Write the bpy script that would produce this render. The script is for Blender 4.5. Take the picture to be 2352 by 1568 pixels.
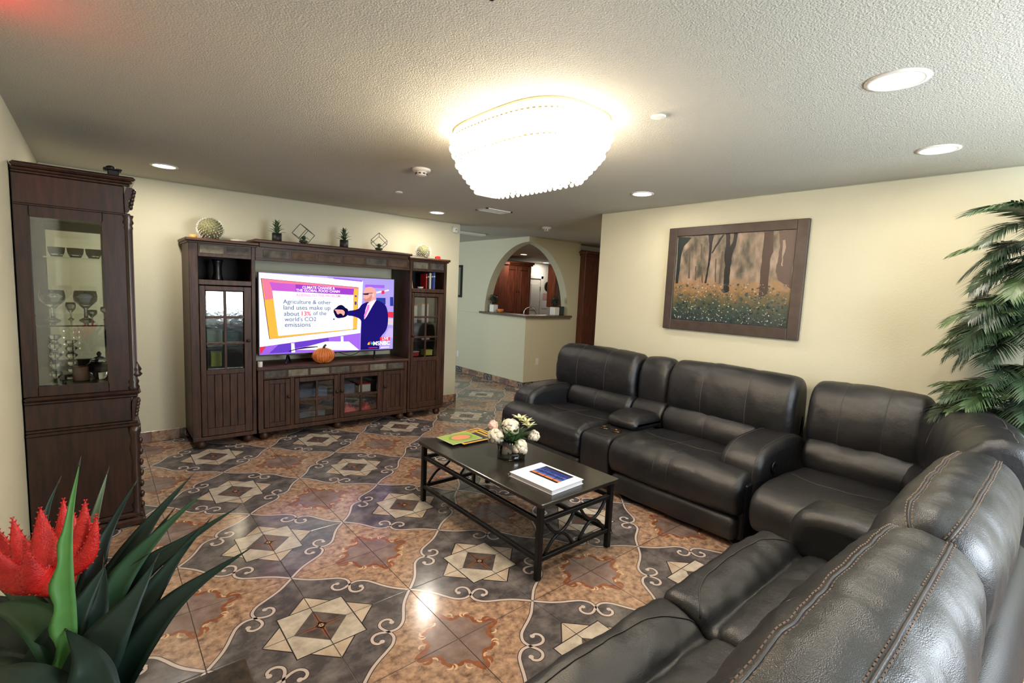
import bpy, math, random
from mathutils import Vector, Matrix, noise as mnoise
from math import pi, sin, cos, sqrt
random.seed(7)
SC = bpy.context.scene
for o in list(bpy.data.objects): bpy.data.objects.remove(o)
COL = SC.collection

# ------------------------------------------------------------------ camera
T = .4572                                  # floor tile pitch in metres
cam_d = bpy.data.cameras.new('camera'); cam = bpy.data.objects.new('camera', cam_d); COL.objects.link(cam)
cam_d.sensor_width = 36; cam_d.lens = 36*1117.5275/2352; cam_d.clip_start = .02
yaw, pitch, roll = .7085, -.1033, .0447
d = Vector((sin(yaw)*cos(pitch), cos(yaw)*cos(pitch), sin(pitch))); r = Vector((cos(yaw), -sin(yaw), 0)); u = r.cross(d)
rr = r*cos(roll)+u*sin(roll); uu = -r*sin(roll)+u*cos(roll)
mw = Matrix((( rr.x, uu.x, -d.x, -.74455), (rr.y, uu.y, -d.y, -4.88267), (rr.z, uu.z, -d.z, 1.58104), (0, 0, 0, 1)))
cam.matrix_world = mw
SC.camera = cam
SC.cycles.max_bounces = 6; SC.cycles.diffuse_bounces = 3; SC.cycles.glossy_bounces = 3; SC.cycles.caustics_reflective = False; SC.cycles.caustics_refractive = False

# ------------------------------------------------------------------ light and exposure
SC.view_settings.view_transform = 'Standard'; SC.view_settings.look = 'None'
SC.view_settings.exposure = 0.30; SC.view_settings.gamma = 1; SC.view_settings.use_curve_mapping = False
W = bpy.data.worlds.new('sky'); SC.world = W; W.use_nodes = True
W.node_tree.nodes['Background'].inputs[0].default_value = (.75, .86, 1, 1)
W.node_tree.nodes['Background'].inputs[1].default_value = 1.0
def area(name, loc, to, sx, sy, power, color, spread=None):
    l = bpy.data.lights.new(name, 'AREA'); l.shape = 'RECTANGLE'; l.size = sx; l.size_y = sy; l.energy = power; l.color = color
    if spread: l.spread = spread
    o = bpy.data.objects.new(name, l); COL.objects.link(o); o.location = loc
    o.rotation_euler = (Vector(to)-Vector(loc)).to_track_quat('-Z', 'Y').to_euler()
    return o
CHANDELIER_GLOW, DOWNLIGHT_POWER, ASSUMED_BACK_DAYLIGHT, ASSUMED_HALL_DAYLIGHT = 29, 12, 135, 60
area('assumed_back_daylight', (1.75, -6.22, 1.5), (1.75, 0, 1.2), 2.0, 1.3, ASSUMED_BACK_DAYLIGHT, (.82, .91, 1))  # added area light for assumed daylight at the unseen window behind the camera
area('assumed_hall_daylight', (.78, 2.6, 1.45), (4.5, 2.0, 1.1), 1.5, 1.3, ASSUMED_HALL_DAYLIGHT, (.78, .92, 1))  # added unseen area light, assumed hall daylight; the hall wall has no window

# ------------------------------------------------------------------ helpers
def lin(c):
    return tuple(((v/255)/12.92 if v/255 <= .04045 else ((v/255+.055)/1.055)**2.4) for v in c)+(1,)
MATS = {}
def mat(name, rgb, rough=.5, metal=0, rgb2=None, nscale=8, ndetail=4, nstretch=(1,1,1), npos=(.35,.65), bump=0, bscale=60, bstretch=(1,1,1), coat=0, spec=.5, emit=0, voro=False, space='pos', sheen=0, bump2=None, coatr=.1):
    m = bpy.data.materials.new(name); m.use_nodes = True; MATS[name] = m
    nt = m.node_tree; N = nt.nodes; L = nt.links; b = N['Principled BSDF']
    b.inputs['Roughness'].default_value = rough; b.inputs['Metallic'].default_value = metal
    b.inputs['Specular IOR Level'].default_value = spec
    b.inputs['Coat Weight'].default_value = coat; b.inputs['Coat Roughness'].default_value = coatr
    b.inputs['Base Color'].default_value = lin(rgb)
    if sheen: b.inputs['Sheen Weight'].default_value = sheen
    def coords(st):
        g = N.new('ShaderNodeNewGeometry') if space == 'pos' else N.new('ShaderNodeTexCoord')
        mp = N.new('ShaderNodeMapping'); mp.inputs['Scale'].default_value = st
        L.new(g.outputs['Position' if space == 'pos' else 'Object'], mp.inputs['Vector']); return mp.outputs[0]
    if rgb2:
        n = N.new('ShaderNodeTexNoise'); n.inputs['Scale'].default_value = nscale; n.inputs['Detail'].default_value = min(ndetail, 6)
        n.inputs['Roughness'].default_value = .62
        L.new(coords(nstretch), n.inputs['Vector'])
        cr = N.new('ShaderNodeValToRGB'); cr.color_ramp.elements[0].position = npos[0]; cr.color_ramp.elements[1].position = npos[1]
        cr.color_ramp.elements[0].color = lin(rgb); cr.color_ramp.elements[1].color = lin(rgb2)
        L.new(n.outputs['Fac'], cr.inputs[0]); L.new(cr.outputs[0], b.inputs['Base Color'])
    if emit:
        b.inputs['Emission Color'].default_value = lin(rgb); b.inputs['Emission Strength'].default_value = emit
        if emit and rgb2: L.new(cr.outputs[0], b.inputs['Emission Color'])
        if emit < 4: m.cycles.emission_sampling = 'NONE'
    if bump:
        if voro:
            t = N.new('ShaderNodeTexVoronoi'); t.inputs['Scale'].default_value = bscale; out = t.outputs['Distance']
        else:
            t = N.new('ShaderNodeTexNoise'); t.inputs['Scale'].default_value = bscale; t.inputs['Detail'].default_value = 3; out = t.outputs['Fac']
        L.new(coords(bstretch), t.inputs['Vector'])
        bp = N.new('ShaderNodeBump'); bp.inputs['Strength'].default_value = bump; bp.inputs['Distance'].default_value = .01
        L.new(out, bp.inputs['Height'])
        if bump2:
            t2 = N.new('ShaderNodeTexNoise'); t2.inputs['Scale'].default_value = bump2[0]; t2.inputs['Detail'].default_value = 4
            L.new(coords(bump2[2] if len(bump2) > 2 else (1,1,1)), t2.inputs['Vector'])
            bp2 = N.new('ShaderNodeBump'); bp2.inputs['Strength'].default_value = bump2[1]; bp2.inputs['Distance'].default_value = .02
            L.new(t2.outputs['Fac'], bp2.inputs['Height']); L.new(bp.outputs[0], bp2.inputs['Normal']); L.new(bp2.outputs[0], b.inputs['Normal'])
        else: L.new(bp.outputs[0], b.inputs['Normal'])
    return m
def glass(name, rgb=(235,245,240), clear=.9, rough=.03, bump=0, bscale=30):
    m = bpy.data.materials.new(name); m.use_nodes = True; MATS[name] = m
    nt = m.node_tree; N = nt.nodes; L = nt.links; N.remove(N['Principled BSDF'])
    tr = N.new('ShaderNodeBsdfTransparent'); tr.inputs[0].default_value = lin(rgb)
    gl = N.new('ShaderNodeBsdfGlossy'); gl.inputs['Roughness'].default_value = rough
    fr = N.new('ShaderNodeFresnel'); fr.inputs['IOR'].default_value = 1.45
    mx = N.new('ShaderNodeMixShader'); ma = N.new('ShaderNodeMath'); ma.operation = 'ADD'; ma.inputs[1].default_value = 1-clear
    L.new(fr.outputs[0], ma.inputs[0]); L.new(ma.outputs[0], mx.inputs[0]); L.new(tr.outputs[0], mx.inputs[1]); L.new(gl.outputs[0], mx.inputs[2])
    if bump:
        t = N.new('ShaderNodeTexNoise'); t.inputs['Scale'].default_value = bscale
        g = N.new('ShaderNodeNewGeometry'); L.new(g.outputs['Position'], t.inputs['Vector'])
        bp = N.new('ShaderNodeBump'); bp.inputs['Strength'].default_value = bump; L.new(t.outputs['Fac'], bp.inputs['Height'])
        L.new(bp.outputs[0], gl.inputs['Normal']); L.new(bp.outputs[0], fr.inputs['Normal'])
    L.new(mx.outputs[0], N['Material Output'].inputs[0])
    return m

def chaikin(p, n=2, closed=True):
    for _ in range(n):
        q = []; m = len(p)
        rng = range(m) if closed else range(m-1)
        if not closed: q.append(p[0])
        for i in rng:
            a, b = p[i], p[(i+1) % m]
            q.append(tuple(.75*x+.25*y for x, y in zip(a, b))); q.append(tuple(.25*x+.75*y for x, y in zip(a, b)))
        if not closed: q.append(p[-1])
        p = q
    return p
def catmull(P, n=8, closed=False):
    P = [Vector(p) for p in P]; out = []; m = len(P)
    for i in range(m if closed else m-1):
        if closed: a, b, c, d_ = P[i-1], P[i], P[(i+1) % m], P[(i+2) % m]
        else: a, b, c, d_ = P[max(i-1,0)], P[i], P[i+1], P[min(i+2,m-1)]
        for k in range(n):
            t = k/n
            out.append(.5*((2*b)+(-a+c)*t+(2*a-5*b+4*c-d_)*t*t+(-a+3*b-3*c+d_)*t**3))
    if not closed: out.append(P[-1])
    return out

class MB:
    def __init__(s): s.v = []; s.f = []; s.m = []; s.sm = []
    def add(s, V, F, mi=0, smooth=False):
        k = len(s.v); s.v += [tuple(x) for x in V]
        for f in F: s.f.append(tuple(i+k for i in f)); s.m.append(mi); s.sm.append(smooth)
        return s
    def box(s, x0, y0, z0, x1, y1, z1, mi=0, c=0):
        if x0 > x1: x0, x1 = x1, x0
        if y0 > y1: y0, y1 = y1, y0
        if z0 > z1: z0, z1 = z1, z0
        c = min(c, .49*min(x1-x0, y1-y0, z1-z0))
        if c <= 0:
            V = [(x0,y0,z0),(x1,y0,z0),(x1,y1,z0),(x0,y1,z0),(x0,y0,z1),(x1,y0,z1),(x1,y1,z1),(x0,y1,z1)]
            return s.add(V, [(0,3,2,1),(4,5,6,7),(0,1,5,4),(1,2,6,5),(2,3,7,6),(3,0,4,7)], mi)
        V = []; ix = {}
        for a in (0,1):
            for b in (0,1):
                for e in (0,1):
                    X = (x0,x1)[a]; Y = (y0,y1)[b]; Z = (z0,z1)[e]; dx = c*(1-2*a); dy = c*(1-2*b); dz = c*(1-2*e)
                    for q, p in enumerate(((X,Y+dy,Z+dz),(X+dx,Y,Z+dz),(X+dx,Y+dy,Z))):
                        ix[a,b,e,q] = len(V); V.append(p)
        F = []
        def q(f, n):
            A = [Vector(V[i]) for i in f]; nn = (A[1]-A[0]).cross(A[2]-A[0])
            F.append(tuple(f) if nn.dot(Vector(n)) > 0 else tuple(reversed(f)))
        for a in (0,1):
            sg = 2*a-1
            q([ix[a,0,0,0],ix[a,1,0,0],ix[a,1,1,0],ix[a,0,1,0]], (sg,0,0))
            q([ix[0,a,0,1],ix[1,a,0,1],ix[1,a,1,1],ix[0,a,1,1]], (0,sg,0))
            q([ix[0,0,a,2],ix[1,0,a,2],ix[1,1,a,2],ix[0,1,a,2]], (0,0,sg))
        for a in (0,1):
            for b in (0,1):
                sa, sb = 2*a-1, 2*b-1
                q([ix[a,b,0,0],ix[a,b,1,0],ix[a,b,1,1],ix[a,b,0,1]], (sa,sb,0))
                q([ix[a,0,b,0],ix[a,1,b,0],ix[a,1,b,2],ix[a,0,b,2]], (sa,0,sb))
                q([ix[0,a,b,1],ix[1,a,b,1],ix[1,a,b,2],ix[0,a,b,2]], (0,sa,sb))
                for e in (0,1): q([ix[a,b,e,0],ix[a,b,e,1],ix[a,b,e,2]], (sa,sb,2*e-1))
        return s.add(V, F, mi)
    def prism(s, poly, lo, hi, axis='z', mi=0, smooth=False):
        n = len(poly)
        def P(a, b, h): return (a,b,h) if axis == 'z' else ((h,a,b) if axis == 'x' else (a,h,b))
        V = [P(a,b,lo) for a,b in poly]+[P(a,b,hi) for a,b in poly]
        k = len(s.v)
        s.add(V, [tuple(range(n)), tuple(reversed(range(n,2*n)))], mi)
        s.add([], [], mi)
        for i in range(n):
            j = (i+1) % n; s.f.append((k+i,k+n+i,k+n+j,k+j)); s.m.append(mi); s.sm.append(smooth)
        return s
    def tube(s, path, r, n=8, mi=0, closed=False, flat=None):
        P = [Vector(p) for p in path]; m = len(P); V = []; up = None
        for i in range(m):
            t = (P[(i+1) % m]-P[i-1]) if closed else (P[min(i+1,m-1)]-P[max(i-1,0)])
            t = t.normalized() if t.length > 1e-9 else Vector((0,0,1))
            if up is None:
                up = Vector((0,0,1)) if abs(t.z) < .9 else Vector((1,0,0))
            a = t.cross(up)
            if a.length < 1e-5: a = t.orthogonal()
            a.normalize(); b = a.cross(t).normalized(); up = b
            ri = r[i] if isinstance(r, (list,tuple)) else r
            for k in range(n):
                an = 2*pi*(k+.5)/n; V.append(P[i]+a*ri*cos(an)+b*ri*sin(an)*(flat or 1))
        F = []
        for i in range(m if closed else m-1):
            j = (i+1) % m
            for k in range(n): F.append((i*n+k, i*n+(k+1) % n, j*n+(k+1) % n, j*n+k))
        if not closed: F += [tuple(reversed(range(n))), tuple(range((m-1)*n, m*n))]
        return s.add(V, F, mi, n > 4)
    def lathe(s, prof, c=(0,0,0), n=24, mi=0, sx=1, sy=1, smooth=True):
        V = []; F = []; c = Vector(c)
        for rr_, z in prof:
            for k in range(n):
                a = 2*pi*k/n; V.append((c.x+rr_*cos(a)*sx, c.y+rr_*sin(a)*sy, c.z+z))
        m = len(prof)
        for i in range(m-1):
            for k in range(n): F.append((i*n+k, i*n+(k+1) % n, (i+1)*n+(k+1) % n, (i+1)*n+k))
        F += [tuple(reversed(range(n))), tuple(range((m-1)*n, m*n))]
        return s.add(V, F, mi, smooth)
    def ball(s, c, r, nu=12, nv=8, mi=0, fn=None):
        rx, ry, rz = r if isinstance(r, (tuple,list)) else (r,r,r)
        V = [(c[0],c[1],c[2]-rz)]; F = []
        for j in range(1, nv):
            ph = -pi/2+pi*j/nv
            for i in range(nu):
                a = 2*pi*i/nu; k = fn(a, ph) if fn else 1
                V.append((c[0]+rx*k*cos(a)*cos(ph), c[1]+ry*k*sin(a)*cos(ph), c[2]+rz*k*sin(ph)))
        V.append((c[0],c[1],c[2]+rz)); e = len(V)-1
        for i in range(nu):
            F.append((0, 1+(i+1) % nu, 1+i)); F.append((e, e-nu+i, e-nu+(i+1) % nu))
            for j in range(nv-2):
                a = 1+j*nu; F.append((a+i, a+(i+1) % nu, a+nu+(i+1) % nu, a+nu+i))
        return s.add(V, F, mi, True)
    def grid(s, G, mi=0, cu=False, cv=False, smooth=True):
        m, n = len(G), len(G[0]); V = [p for row in G for p in row]; F = []
        for i in range(m if cu else m-1):
            for k in range(n if cv else n-1):
                F.append((i*n+k, i*n+(k+1) % n, ((i+1) % m)*n+(k+1) % n, ((i+1) % m)*n+k))
        return s.add(V, F, mi, smooth)
    def xf(s, M):
        s.v = [tuple(M @ Vector(p)) for p in s.v]; return s
    def mesh(s, name, mats, origin=(0,0,0)):
        me = bpy.data.meshes.new(name); o = origin
        me.from_pydata([(p[0]-o[0], p[1]-o[1], p[2]-o[2]) for p in s.v], [], s.f)
        for x in (mats if isinstance(mats, (list,tuple)) else [mats]): me.materials.append(MATS[x] if isinstance(x, str) else x)
        me.polygons.foreach_set('material_index', s.m); me.polygons.foreach_set('use_smooth', s.sm); me.update()
        import bmesh
        bm = bmesh.new(); bm.from_mesh(me); bmesh.ops.recalc_face_normals(bm, faces=bm.faces); bm.to_mesh(me); bm.free()
        return me

ORG = {}
def thing(name, label, cat, loc, group=None):
    o = bpy.data.objects.new(name, None); o.empty_display_size = .1; COL.objects.link(o); o.location = loc
    o['label'] = label; o['category'] = cat
    if group: o['group'] = group
    ORG[o.name] = Vector(loc); return o
def part(name, mb, mats, parent=None, label=None, kind=None):
    org = ORG[parent.name] if parent else Vector((0,0,0))
    o = bpy.data.objects.new(name, mb.mesh(name, mats, org)); COL.objects.link(o)
    if parent: o.parent = parent
    ORG[o.name] = org
    if label: o['label'] = label
    if kind: o['kind'] = kind
    return o
def solo(name, mb, mats, label, cat, group=None):
    o = part(name, mb, mats); o['label'] = label; o['category'] = cat
    if group: o['group'] = group
    return o
def struct(name, mb, mats): return part(name, mb, mats, kind='structure')
def put(name, me, parent, loc, rot=(0,0,0), scale=(1,1,1)):
    o = bpy.data.objects.new(name, me); COL.objects.link(o); o.parent = parent
    o.location = Vector(loc)-ORG[parent.name]; o.rotation_euler = rot; o.scale = scale; ORG[o.name] = ORG[parent.name]; return o
def dup(root, loc, label=None, scale=None, rotz=None):
    c = root.copy(); COL.objects.link(c); c.location = loc; ORG[c.name] = Vector(loc)
    if label: c['label'] = label
    if scale: c.scale = (scale,)*3
    if rotz is not None: c.rotation_euler = (0,0,rotz)
    for ch in list(root.children):
        k = ch.copy(); COL.objects.link(k); k.parent = c
        for g in list(ch.children):
            h = g.copy(); COL.objects.link(h); h.parent = k
    return c
def text_mb(body, x0, x1, z, y, mi=0, bold=0, sz=None):
    """flat lettering in the plane y, from x0 to x1 with its baseline at z"""
    cu = bpy.data.curves.new('txt', 'FONT'); cu.body = body; cu.offset = bold; cu.fill_mode = 'BOTH'
    ob = bpy.data.objects.new('txt', cu); COL.objects.link(ob)
    dg = bpy.context.evaluated_depsgraph_get(); ev = ob.evaluated_get(dg); me = ev.to_mesh()
    V = [tuple(v.co) for v in me.vertices]; F = [tuple(p.vertices) for p in me.polygons]
    ev.to_mesh_clear(); bpy.data.objects.remove(ob); bpy.data.curves.remove(cu)
    a = min(v[0] for v in V); b = max(v[0] for v in V); k = (x1-x0)/(b-a); kz = sz or k
    m = MB(); m.add([(x0+(v[0]-a)*k, y, z+v[1]*kz) for v in V], F, mi); return m
# ------------------------------------------------------------------ materials
mat('wall_paint', (205,200,174), .75, bump=.12, bscale=90)
mat('ceiling_paint', (187,184,172), .8, bump=.5, bscale=140, bump2=(60,.12))
mat('kitchen_paint', (225,222,215), .7)
mat('grout', (120,108,100), .8)
mat('tile_grey', (74,69,70), .16, rgb2=(136,128,126), nscale=8, ndetail=12, npos=(.42,.80), nstretch=(1,1.15,1), spec=.6)
mat('tile_brown', (88,62,50), .16, rgb2=(190,156,130), nscale=26, ndetail=12, npos=(.28,.66), spec=.6)
mat('tile_star', (164,152,138), .17, rgb2=(196,186,172), nscale=14, ndetail=8, spec=.6)
mat('tile_star_under', (168,148,128), .17, rgb2=(196,180,162), nscale=9, ndetail=8, spec=.6)
mat('tile_dark', (70,62,60), .17, rgb2=(100,90,86), nscale=12, spec=.6)
mat('tile_medallion', (110,88,80), .17, rgb2=(142,122,116), nscale=9, ndetail=8, spec=.6)
mat('tile_rust', (124,70,46), .17, rgb2=(146,90,60), nscale=20, spec=.6)
mat('tile_edge', (48,42,42), .2)
mat('tile_scroll', (192,178,172), .17, spec=.6)
mat('tile_scroll_edge', (74,58,54), .18)
mat('tile_cream', (204,174,140), .17, spec=.6)
mat('wood_dark', (36,19,10), .5, rgb2=(82,50,31), nscale=6, nstretch=(7,7,.8), npos=(.3,.72), bump=.08, bscale=40, bstretch=(6,6,.8), coat=.06, coatr=.3, spec=.35)
mat('wood_darkh', (40,22,12), .5, rgb2=(84,52,33), nscale=6, nstretch=(.8,7,7), npos=(.3,.72), coat=.06, coatr=.3, spec=.35)
mat('wood_curio', (20,10,6), .38, rgb2=(62,33,20), nscale=7, nstretch=(6,6,.7), npos=(.32,.75), coat=.35, coatr=.22)
mat('wood_cherry', (74,36,24), .38, rgb2=(106,56,38), nscale=6, nstretch=(5,5,.7), coat=.2)
mat('wood_inside', (20,15,13), .7)
mat('slate', (62,58,54), .75, rgb2=(104,98,88), nscale=14, ndetail=8, bump=.3, bscale=35)
mat('slate_pale', (98,92,78), .75, rgb2=(134,128,110), nscale=16, ndetail=8, bump=.3, bscale=35)
mat('slate_rust', (70,52,42), .75, rgb2=(104,84,64), nscale=12, ndetail=8, bump=.3, bscale=35)
mat('bronze', (58,48,42), .35, metal=.8)
mat('leather', (20,20,23), .37, rgb2=(31,30,32), nscale=5, bump=.16, bscale=420, voro=True, bump2=(14,.2), spec=.6)
mat('leather_side', (18,17,20), .42, bump=.16, bscale=420, voro=True, spec=.5)
mat('thread', (108,84,68), .7)
mat('piping', (58,52,50), .5)
mat('black_metal', (16,16,18), .42, metal=.3, spec=.5)
mat('table_top', (30,27,25), .22, rgb2=(46,42,38), nscale=22, ndetail=6, coat=.3, coatr=.12)
mat('plastic_black', (14,14,15), .35)
mat('plastic_white', (226,222,216), .45)
mat('ceramic_white', (232,230,226), .35)
mat('chrome', (190,190,190), .12, metal=1)
mat('brass_cup', (120,92,66), .22, metal=1)
mat('paper', (238,236,240), .5)
mat('mirror', (200,205,205), .03, metal=1)
mat('stone_counter', (78,66,58), .25, rgb2=(120,104,92), nscale=60, ndetail=6)
mat('frame_brown', (58,46,40), .5, rgb2=(70,57,50), nscale=12)
glass('pane', (246,249,247)); glass('pane_hammered', clear=.82, bump=.6, bscale=28, rough=.08); 
glass('vase_glass', (225,235,228), clear=.85)
for n_, c_ in (('crystal',(250,252,255)),('crystal_blue',(214,220,246))):
    mat(n_, c_, .02); b_ = MATS[n_].node_tree.nodes['Principled BSDF']; b_.inputs['Transmission Weight'].default_value = 1; b_.inputs['IOR'].default_value = 1.4

# ------------------------------------------------------------------ the room
H, XL, XR, YT, XE, YR = 2.45, -1.08, 3.42, .74, 3.06, -1.41
XC, YC, XB = 4.5, .925, 5.72
fl = struct('floor', MB().box(XL-.1, -6.4, -.12, 9.8, 5.0, -.004), 'grout')
struct('ceiling', MB().box(XL-.1, -6.4, H, 9.8, 5.0, H+.1), 'ceiling_paint')
struct('wall_left', MB().box(XL-.1, -6.4, 0, XL, YT+.12, H), 'wall_paint')
struct('wall_back', MB().box(XL, YT, 0, XE, YT+.12, H, c=.008), 'wall_paint')
struct('wall_right', MB().box(XR, -6.4, 0, XR+.14, YR, H, c=.008), 'wall_paint')
m = MB(); wx0, wx1, wz0, wz1 = .75, 2.75, .85, 2.15
m.box(XL, -6.4, 0, wx0, -6.28, H); m.box(wx1, -6.4, 0, XR, -6.28, H); m.box(wx0, -6.4, 0, wx1, -6.28, wz0); m.box(wx0, -6.4, wz1, wx1, -6.28, H)
struct('wall_front', m, 'wall_paint')
m = MB(); m.box(wx0, -6.38, wz0, wx0+.05, -6.3, wz1); m.box(wx1-.05, -6.38, wz0, wx1, -6.3, wz1); m.box(wx0, -6.38, wz0, wx1, -6.3, wz0+.05); m.box(wx0, -6.38, wz1-.05, wx1, -6.3, wz1); m.box(1.725, -6.38, wz0, 1.775, -6.3, wz1)
w1 = struct('assumed_window_1', m, 'plastic_white'); part('pane', MB().box(wx0+.05, -6.345, wz0+.05, wx1-.05, -6.335, wz1-.05), 'pane', w1)  # unseen window, assumed in the wall behind the camera
# rooms behind the television wall and behind the right wall
struct('wall_hall', MB().box(.6, YT+.12, 0, .7, 4.9, H), 'wall_paint')
struct('wall_hall_end', MB().box(.7, 4.8, 0, XC, 4.9, H), 'wall_paint')
struct('wall_passage', MB().box(XR+.14, YR-.12, 0, 9.7, YR, H), 'wall_paint')
struct('wall_kitchen_right', MB().box(9.7, YR-.12, 0, 9.8, 5.0, H), 'kitchen_paint')
struct('wall_kitchen_back', MB().box(XC, 4.9, 0, 9.7, 5.0, H), 'kitchen_paint')
KH = 2.37
struct('ceiling_kitchen', MB().box(XC+.15, YC+.15, KH, 9.7, 4.9, H-.002), 'kitchen_paint')
# the kitchen corner with its arched opening: two half arches that meet at the corner
def arch_wall(name, along, W, end):
    m = MB(); n = 28; th = .15; zl = 1.165
    def P(s, t, z): return (XC+t, YC+s, z) if along == 'y' else (XC+s, YC+t, z)
    def az(s): return 1.2+1.17*sqrt(max(0, 1-(s/W)**2))
    ss = [0]+[W*sin(pi/2*k/n) for k in range(1, n+1)]
    for t0, t1 in ((0, th),):
        for a, b in zip(ss, ss[1:]):
            a_ = max(a, th) if False else a
            m.add([P(a,0,az(a)),P(b,0,az(b)),P(b,0,H),P(a,0,H)], [(0,1,2,3)])
            if b > th:
                a2 = max(a, th)
                m.add([P(a2,th,az(a2)),P(b,th,az(b)),P(b,th,H),P(a2,th,H)], [(0,1,2,3)])
            a0, b0 = (a, b)
            m.add([P(a0,0,az(a0)),P(b0,0,az(b0)),P(max(b0,th),th,az(max(b0,th))),P(max(a0,th),th,az(max(a0,th)))], [(0,1,2,3)], 0, True)
    V = [P(W,0,zl),P(end,0,zl),P(end,0,H),P(W,0,H),P(W,th,zl),P(end,th,zl),P(end,th,H),P(W,th,H)]
    m.add(V, [(0,1,2,3),(4,5,6,7),(0,4,7,3),(1,2,6,5)])
    a = P(0 if along == 'y' else th,0,0); b = P(end,th,zl); m.box(a[0],a[1],a[2],b[0],b[1],b[2], c=.004)
    return struct(name, m, 'wall_paint')
arch_wall('wall_arch_hall', 'y', 1.10, 3.9)
arch_wall('wall_arch_passage', 'x', .965, XB-XC)
o = .055
m = MB(); m.prism([(XC-o,YC-o),(XC+1.03,YC-o),(XC+1.03,YC+.15+o),(XC+.15+o,YC+.15+o),(XC+.15+o,YC+1.19),(XC-o,YC+1.19)], 1.165, 1.2)
solo('granite_ledge', m, 'stone_counter', 'speckled brown granite ledge bent around the corner under the arch', 'ledge')

# ------------------------------------------------------------------ floor tiles: one patterned tile, four rotations
def ribbon(m, path, w, z, mi):
    P = [Vector((a,b)) for a, b in path]; V = []; n = len(P)
    for i in range(n):
        t = (P[min(i+1,n-1)]-P[max(i-1,0)]).normalized(); nn = Vector((-t.y,t.x))
        ww = w[i] if isinstance(w, list) else w
        for sgn in (1,-1):
            q = P[i]+nn*ww*sgn; q.x = min(max(q.x,.004),.996); q.y = min(max(q.y,.004),.996); V.append((q.x,q.y,z))
    m.add(V, [(2*i,2*i+1,2*i+3,2*i+2) for i in range(n-1)], mi)
def flat(m, poly, z, mi): m.add([(min(max(a,.004),.996),min(max(b,.004),.996),z) for a,b in poly], [tuple(range(len(poly)))], mi)
tm = MB(); g = .0035; zs = .0004
tm.box(g, g, -.022, 1-g, 1-g, 0, 0, c=.004)
tilemats = ['tile_grey','tile_brown','tile_star_under','tile_star','tile_dark','tile_medallion','tile_rust','tile_edge','tile_scroll','tile_scroll_edge','tile_cream']
strand = [(1,0),(.93,.07),(.85,.16),(.785,.26),(.735,.355),(.675,.45),(.59,.505),(.50,.497),(.42,.463),(.36,.462),(.318,.50),(.312,.555),(.345,.592),(.385,.585)]
st = [(p.x,p.y) for p in catmull([(a,b,0) for a,b in strand], 5)]
half = [p for p in st[:36] if p[0] >= p[1]-.01]
border = half+[(b,a) for a,b in reversed(half)]
flat(tm, [(.996,.996)]+border[::1], zs, 1)
def shape(f, z, mi, cx=0, cy=0): flat(tm, f, z, mi)
e = .012
shape([(0,0),(.54+e*1.5,0),(0,.54+e*1.5)], zs, 7); shape([(0,0),(.54,0),(0,.54)], 2*zs, 2)
shape([(0,0),(.33+e,0),(.33+e,.33+e),(0,.33+e)], 3*zs, 7); shape([(0,0),(.33,0),(.33,.33),(0,.33)], 4*zs, 3)
shape([(0,0),(.262,0),(0,.262)], 5*zs, 4)
ribbon(tm, [(.0,.012),(.21,.012)], [.012,.003], 6*zs, 6); ribbon(tm, [(.012,.0),(.012,.21)], [.012,.003], 6*zs, 6)
shape([(0,0),(.06,0),(.03,.03),(0,.06)], 6*zs, 6); shape([(0,0),(.03,0),(0,.03)], 7*zs, 10)
med = [(.465,0),(.425,.04),(.36,.055),(.305,.085),(.275,.125),(.285,.175),(.27,.215),(.25,.25),(.215,.27),(.175,.285),(.125,.275),(.085,.305),(.055,.36),(.04,.425),(0,.465)]
ms = [(1-p.x,1-p.y) for p in catmull([(a,b,0) for a,b in med], 4)]
flat(tm, [(1,1)]+ms, 2*zs, 5); ribbon(tm, ms, [.014+.010*abs(sin(i*.55)) for i in range(len(ms))], 3*zs, 6)
for cx, cy, a0 in ((.345,.105,2.6),(.27,.245,.3),(.245,.27,1.25),(.105,.345,-1.0)):
    ar = [(1-(cx+.036*cos(a0+k*.45)), 1-(cy+.036*sin(a0+k*.45))) for k in range(7)]
    ribbon(tm, ar, [.003+.009*sin(pi*k/6) for k in range(7)], 4*zs, 10)
for cx, cy, a0 in ((.40,.05,.4),(.05,.40,-.9+pi)):
    ar = [(1-(cx+.05*cos(a0+k*.5)), 1-(cy+.05*sin(a0+k*.5))) for k in range(7)]
    ribbon(tm, ar, [.004+.014*sin(pi*k/6) for k in range(7)], 5*zs, 6)
for pth in (st, [(b,a) for a,b in st]):
    n = len(pth); ribbon(tm, pth, .0235, 3*zs, 9)
for pth in (st, [(b,a) for a,b in st]):
    ribbon(tm, pth, .0145, 4*zs, 8)
    for q, rr_ in ((pth[-1], .026),):
        flat(tm, [(q[0]+rr_*cos(k*pi/5), q[1]+rr_*sin(k*pi/5)) for k in range(10)], 5*zs, 8)
tm.v = [((a-.5)*T, (b-.5)*T, c*T if c < 0 else c*.35) for a,b,c in tm.v]
TILE = tm.mesh('tile', tilemats)
cells = set()
for i in range(-3, 8):
    for j in range(-14, 2): cells.add((i,j))
for i in range(7, 13):
    for j in range(-4, 2): cells.add((i,j))
for i in range(5, 10):
    for j in range(2, 9): cells.add((i,j))
for i, j in sorted(cells):
    a, b = i % 2, j % 2
    rz = {(0,0):0, (1,0):pi/2, (1,1):pi, (0,1):-pi/2}[(a,b)]
    put('tile', TILE, fl, ((i+.5)*T, (j+.5)*T, -.0008), (0,0,rz))
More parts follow.
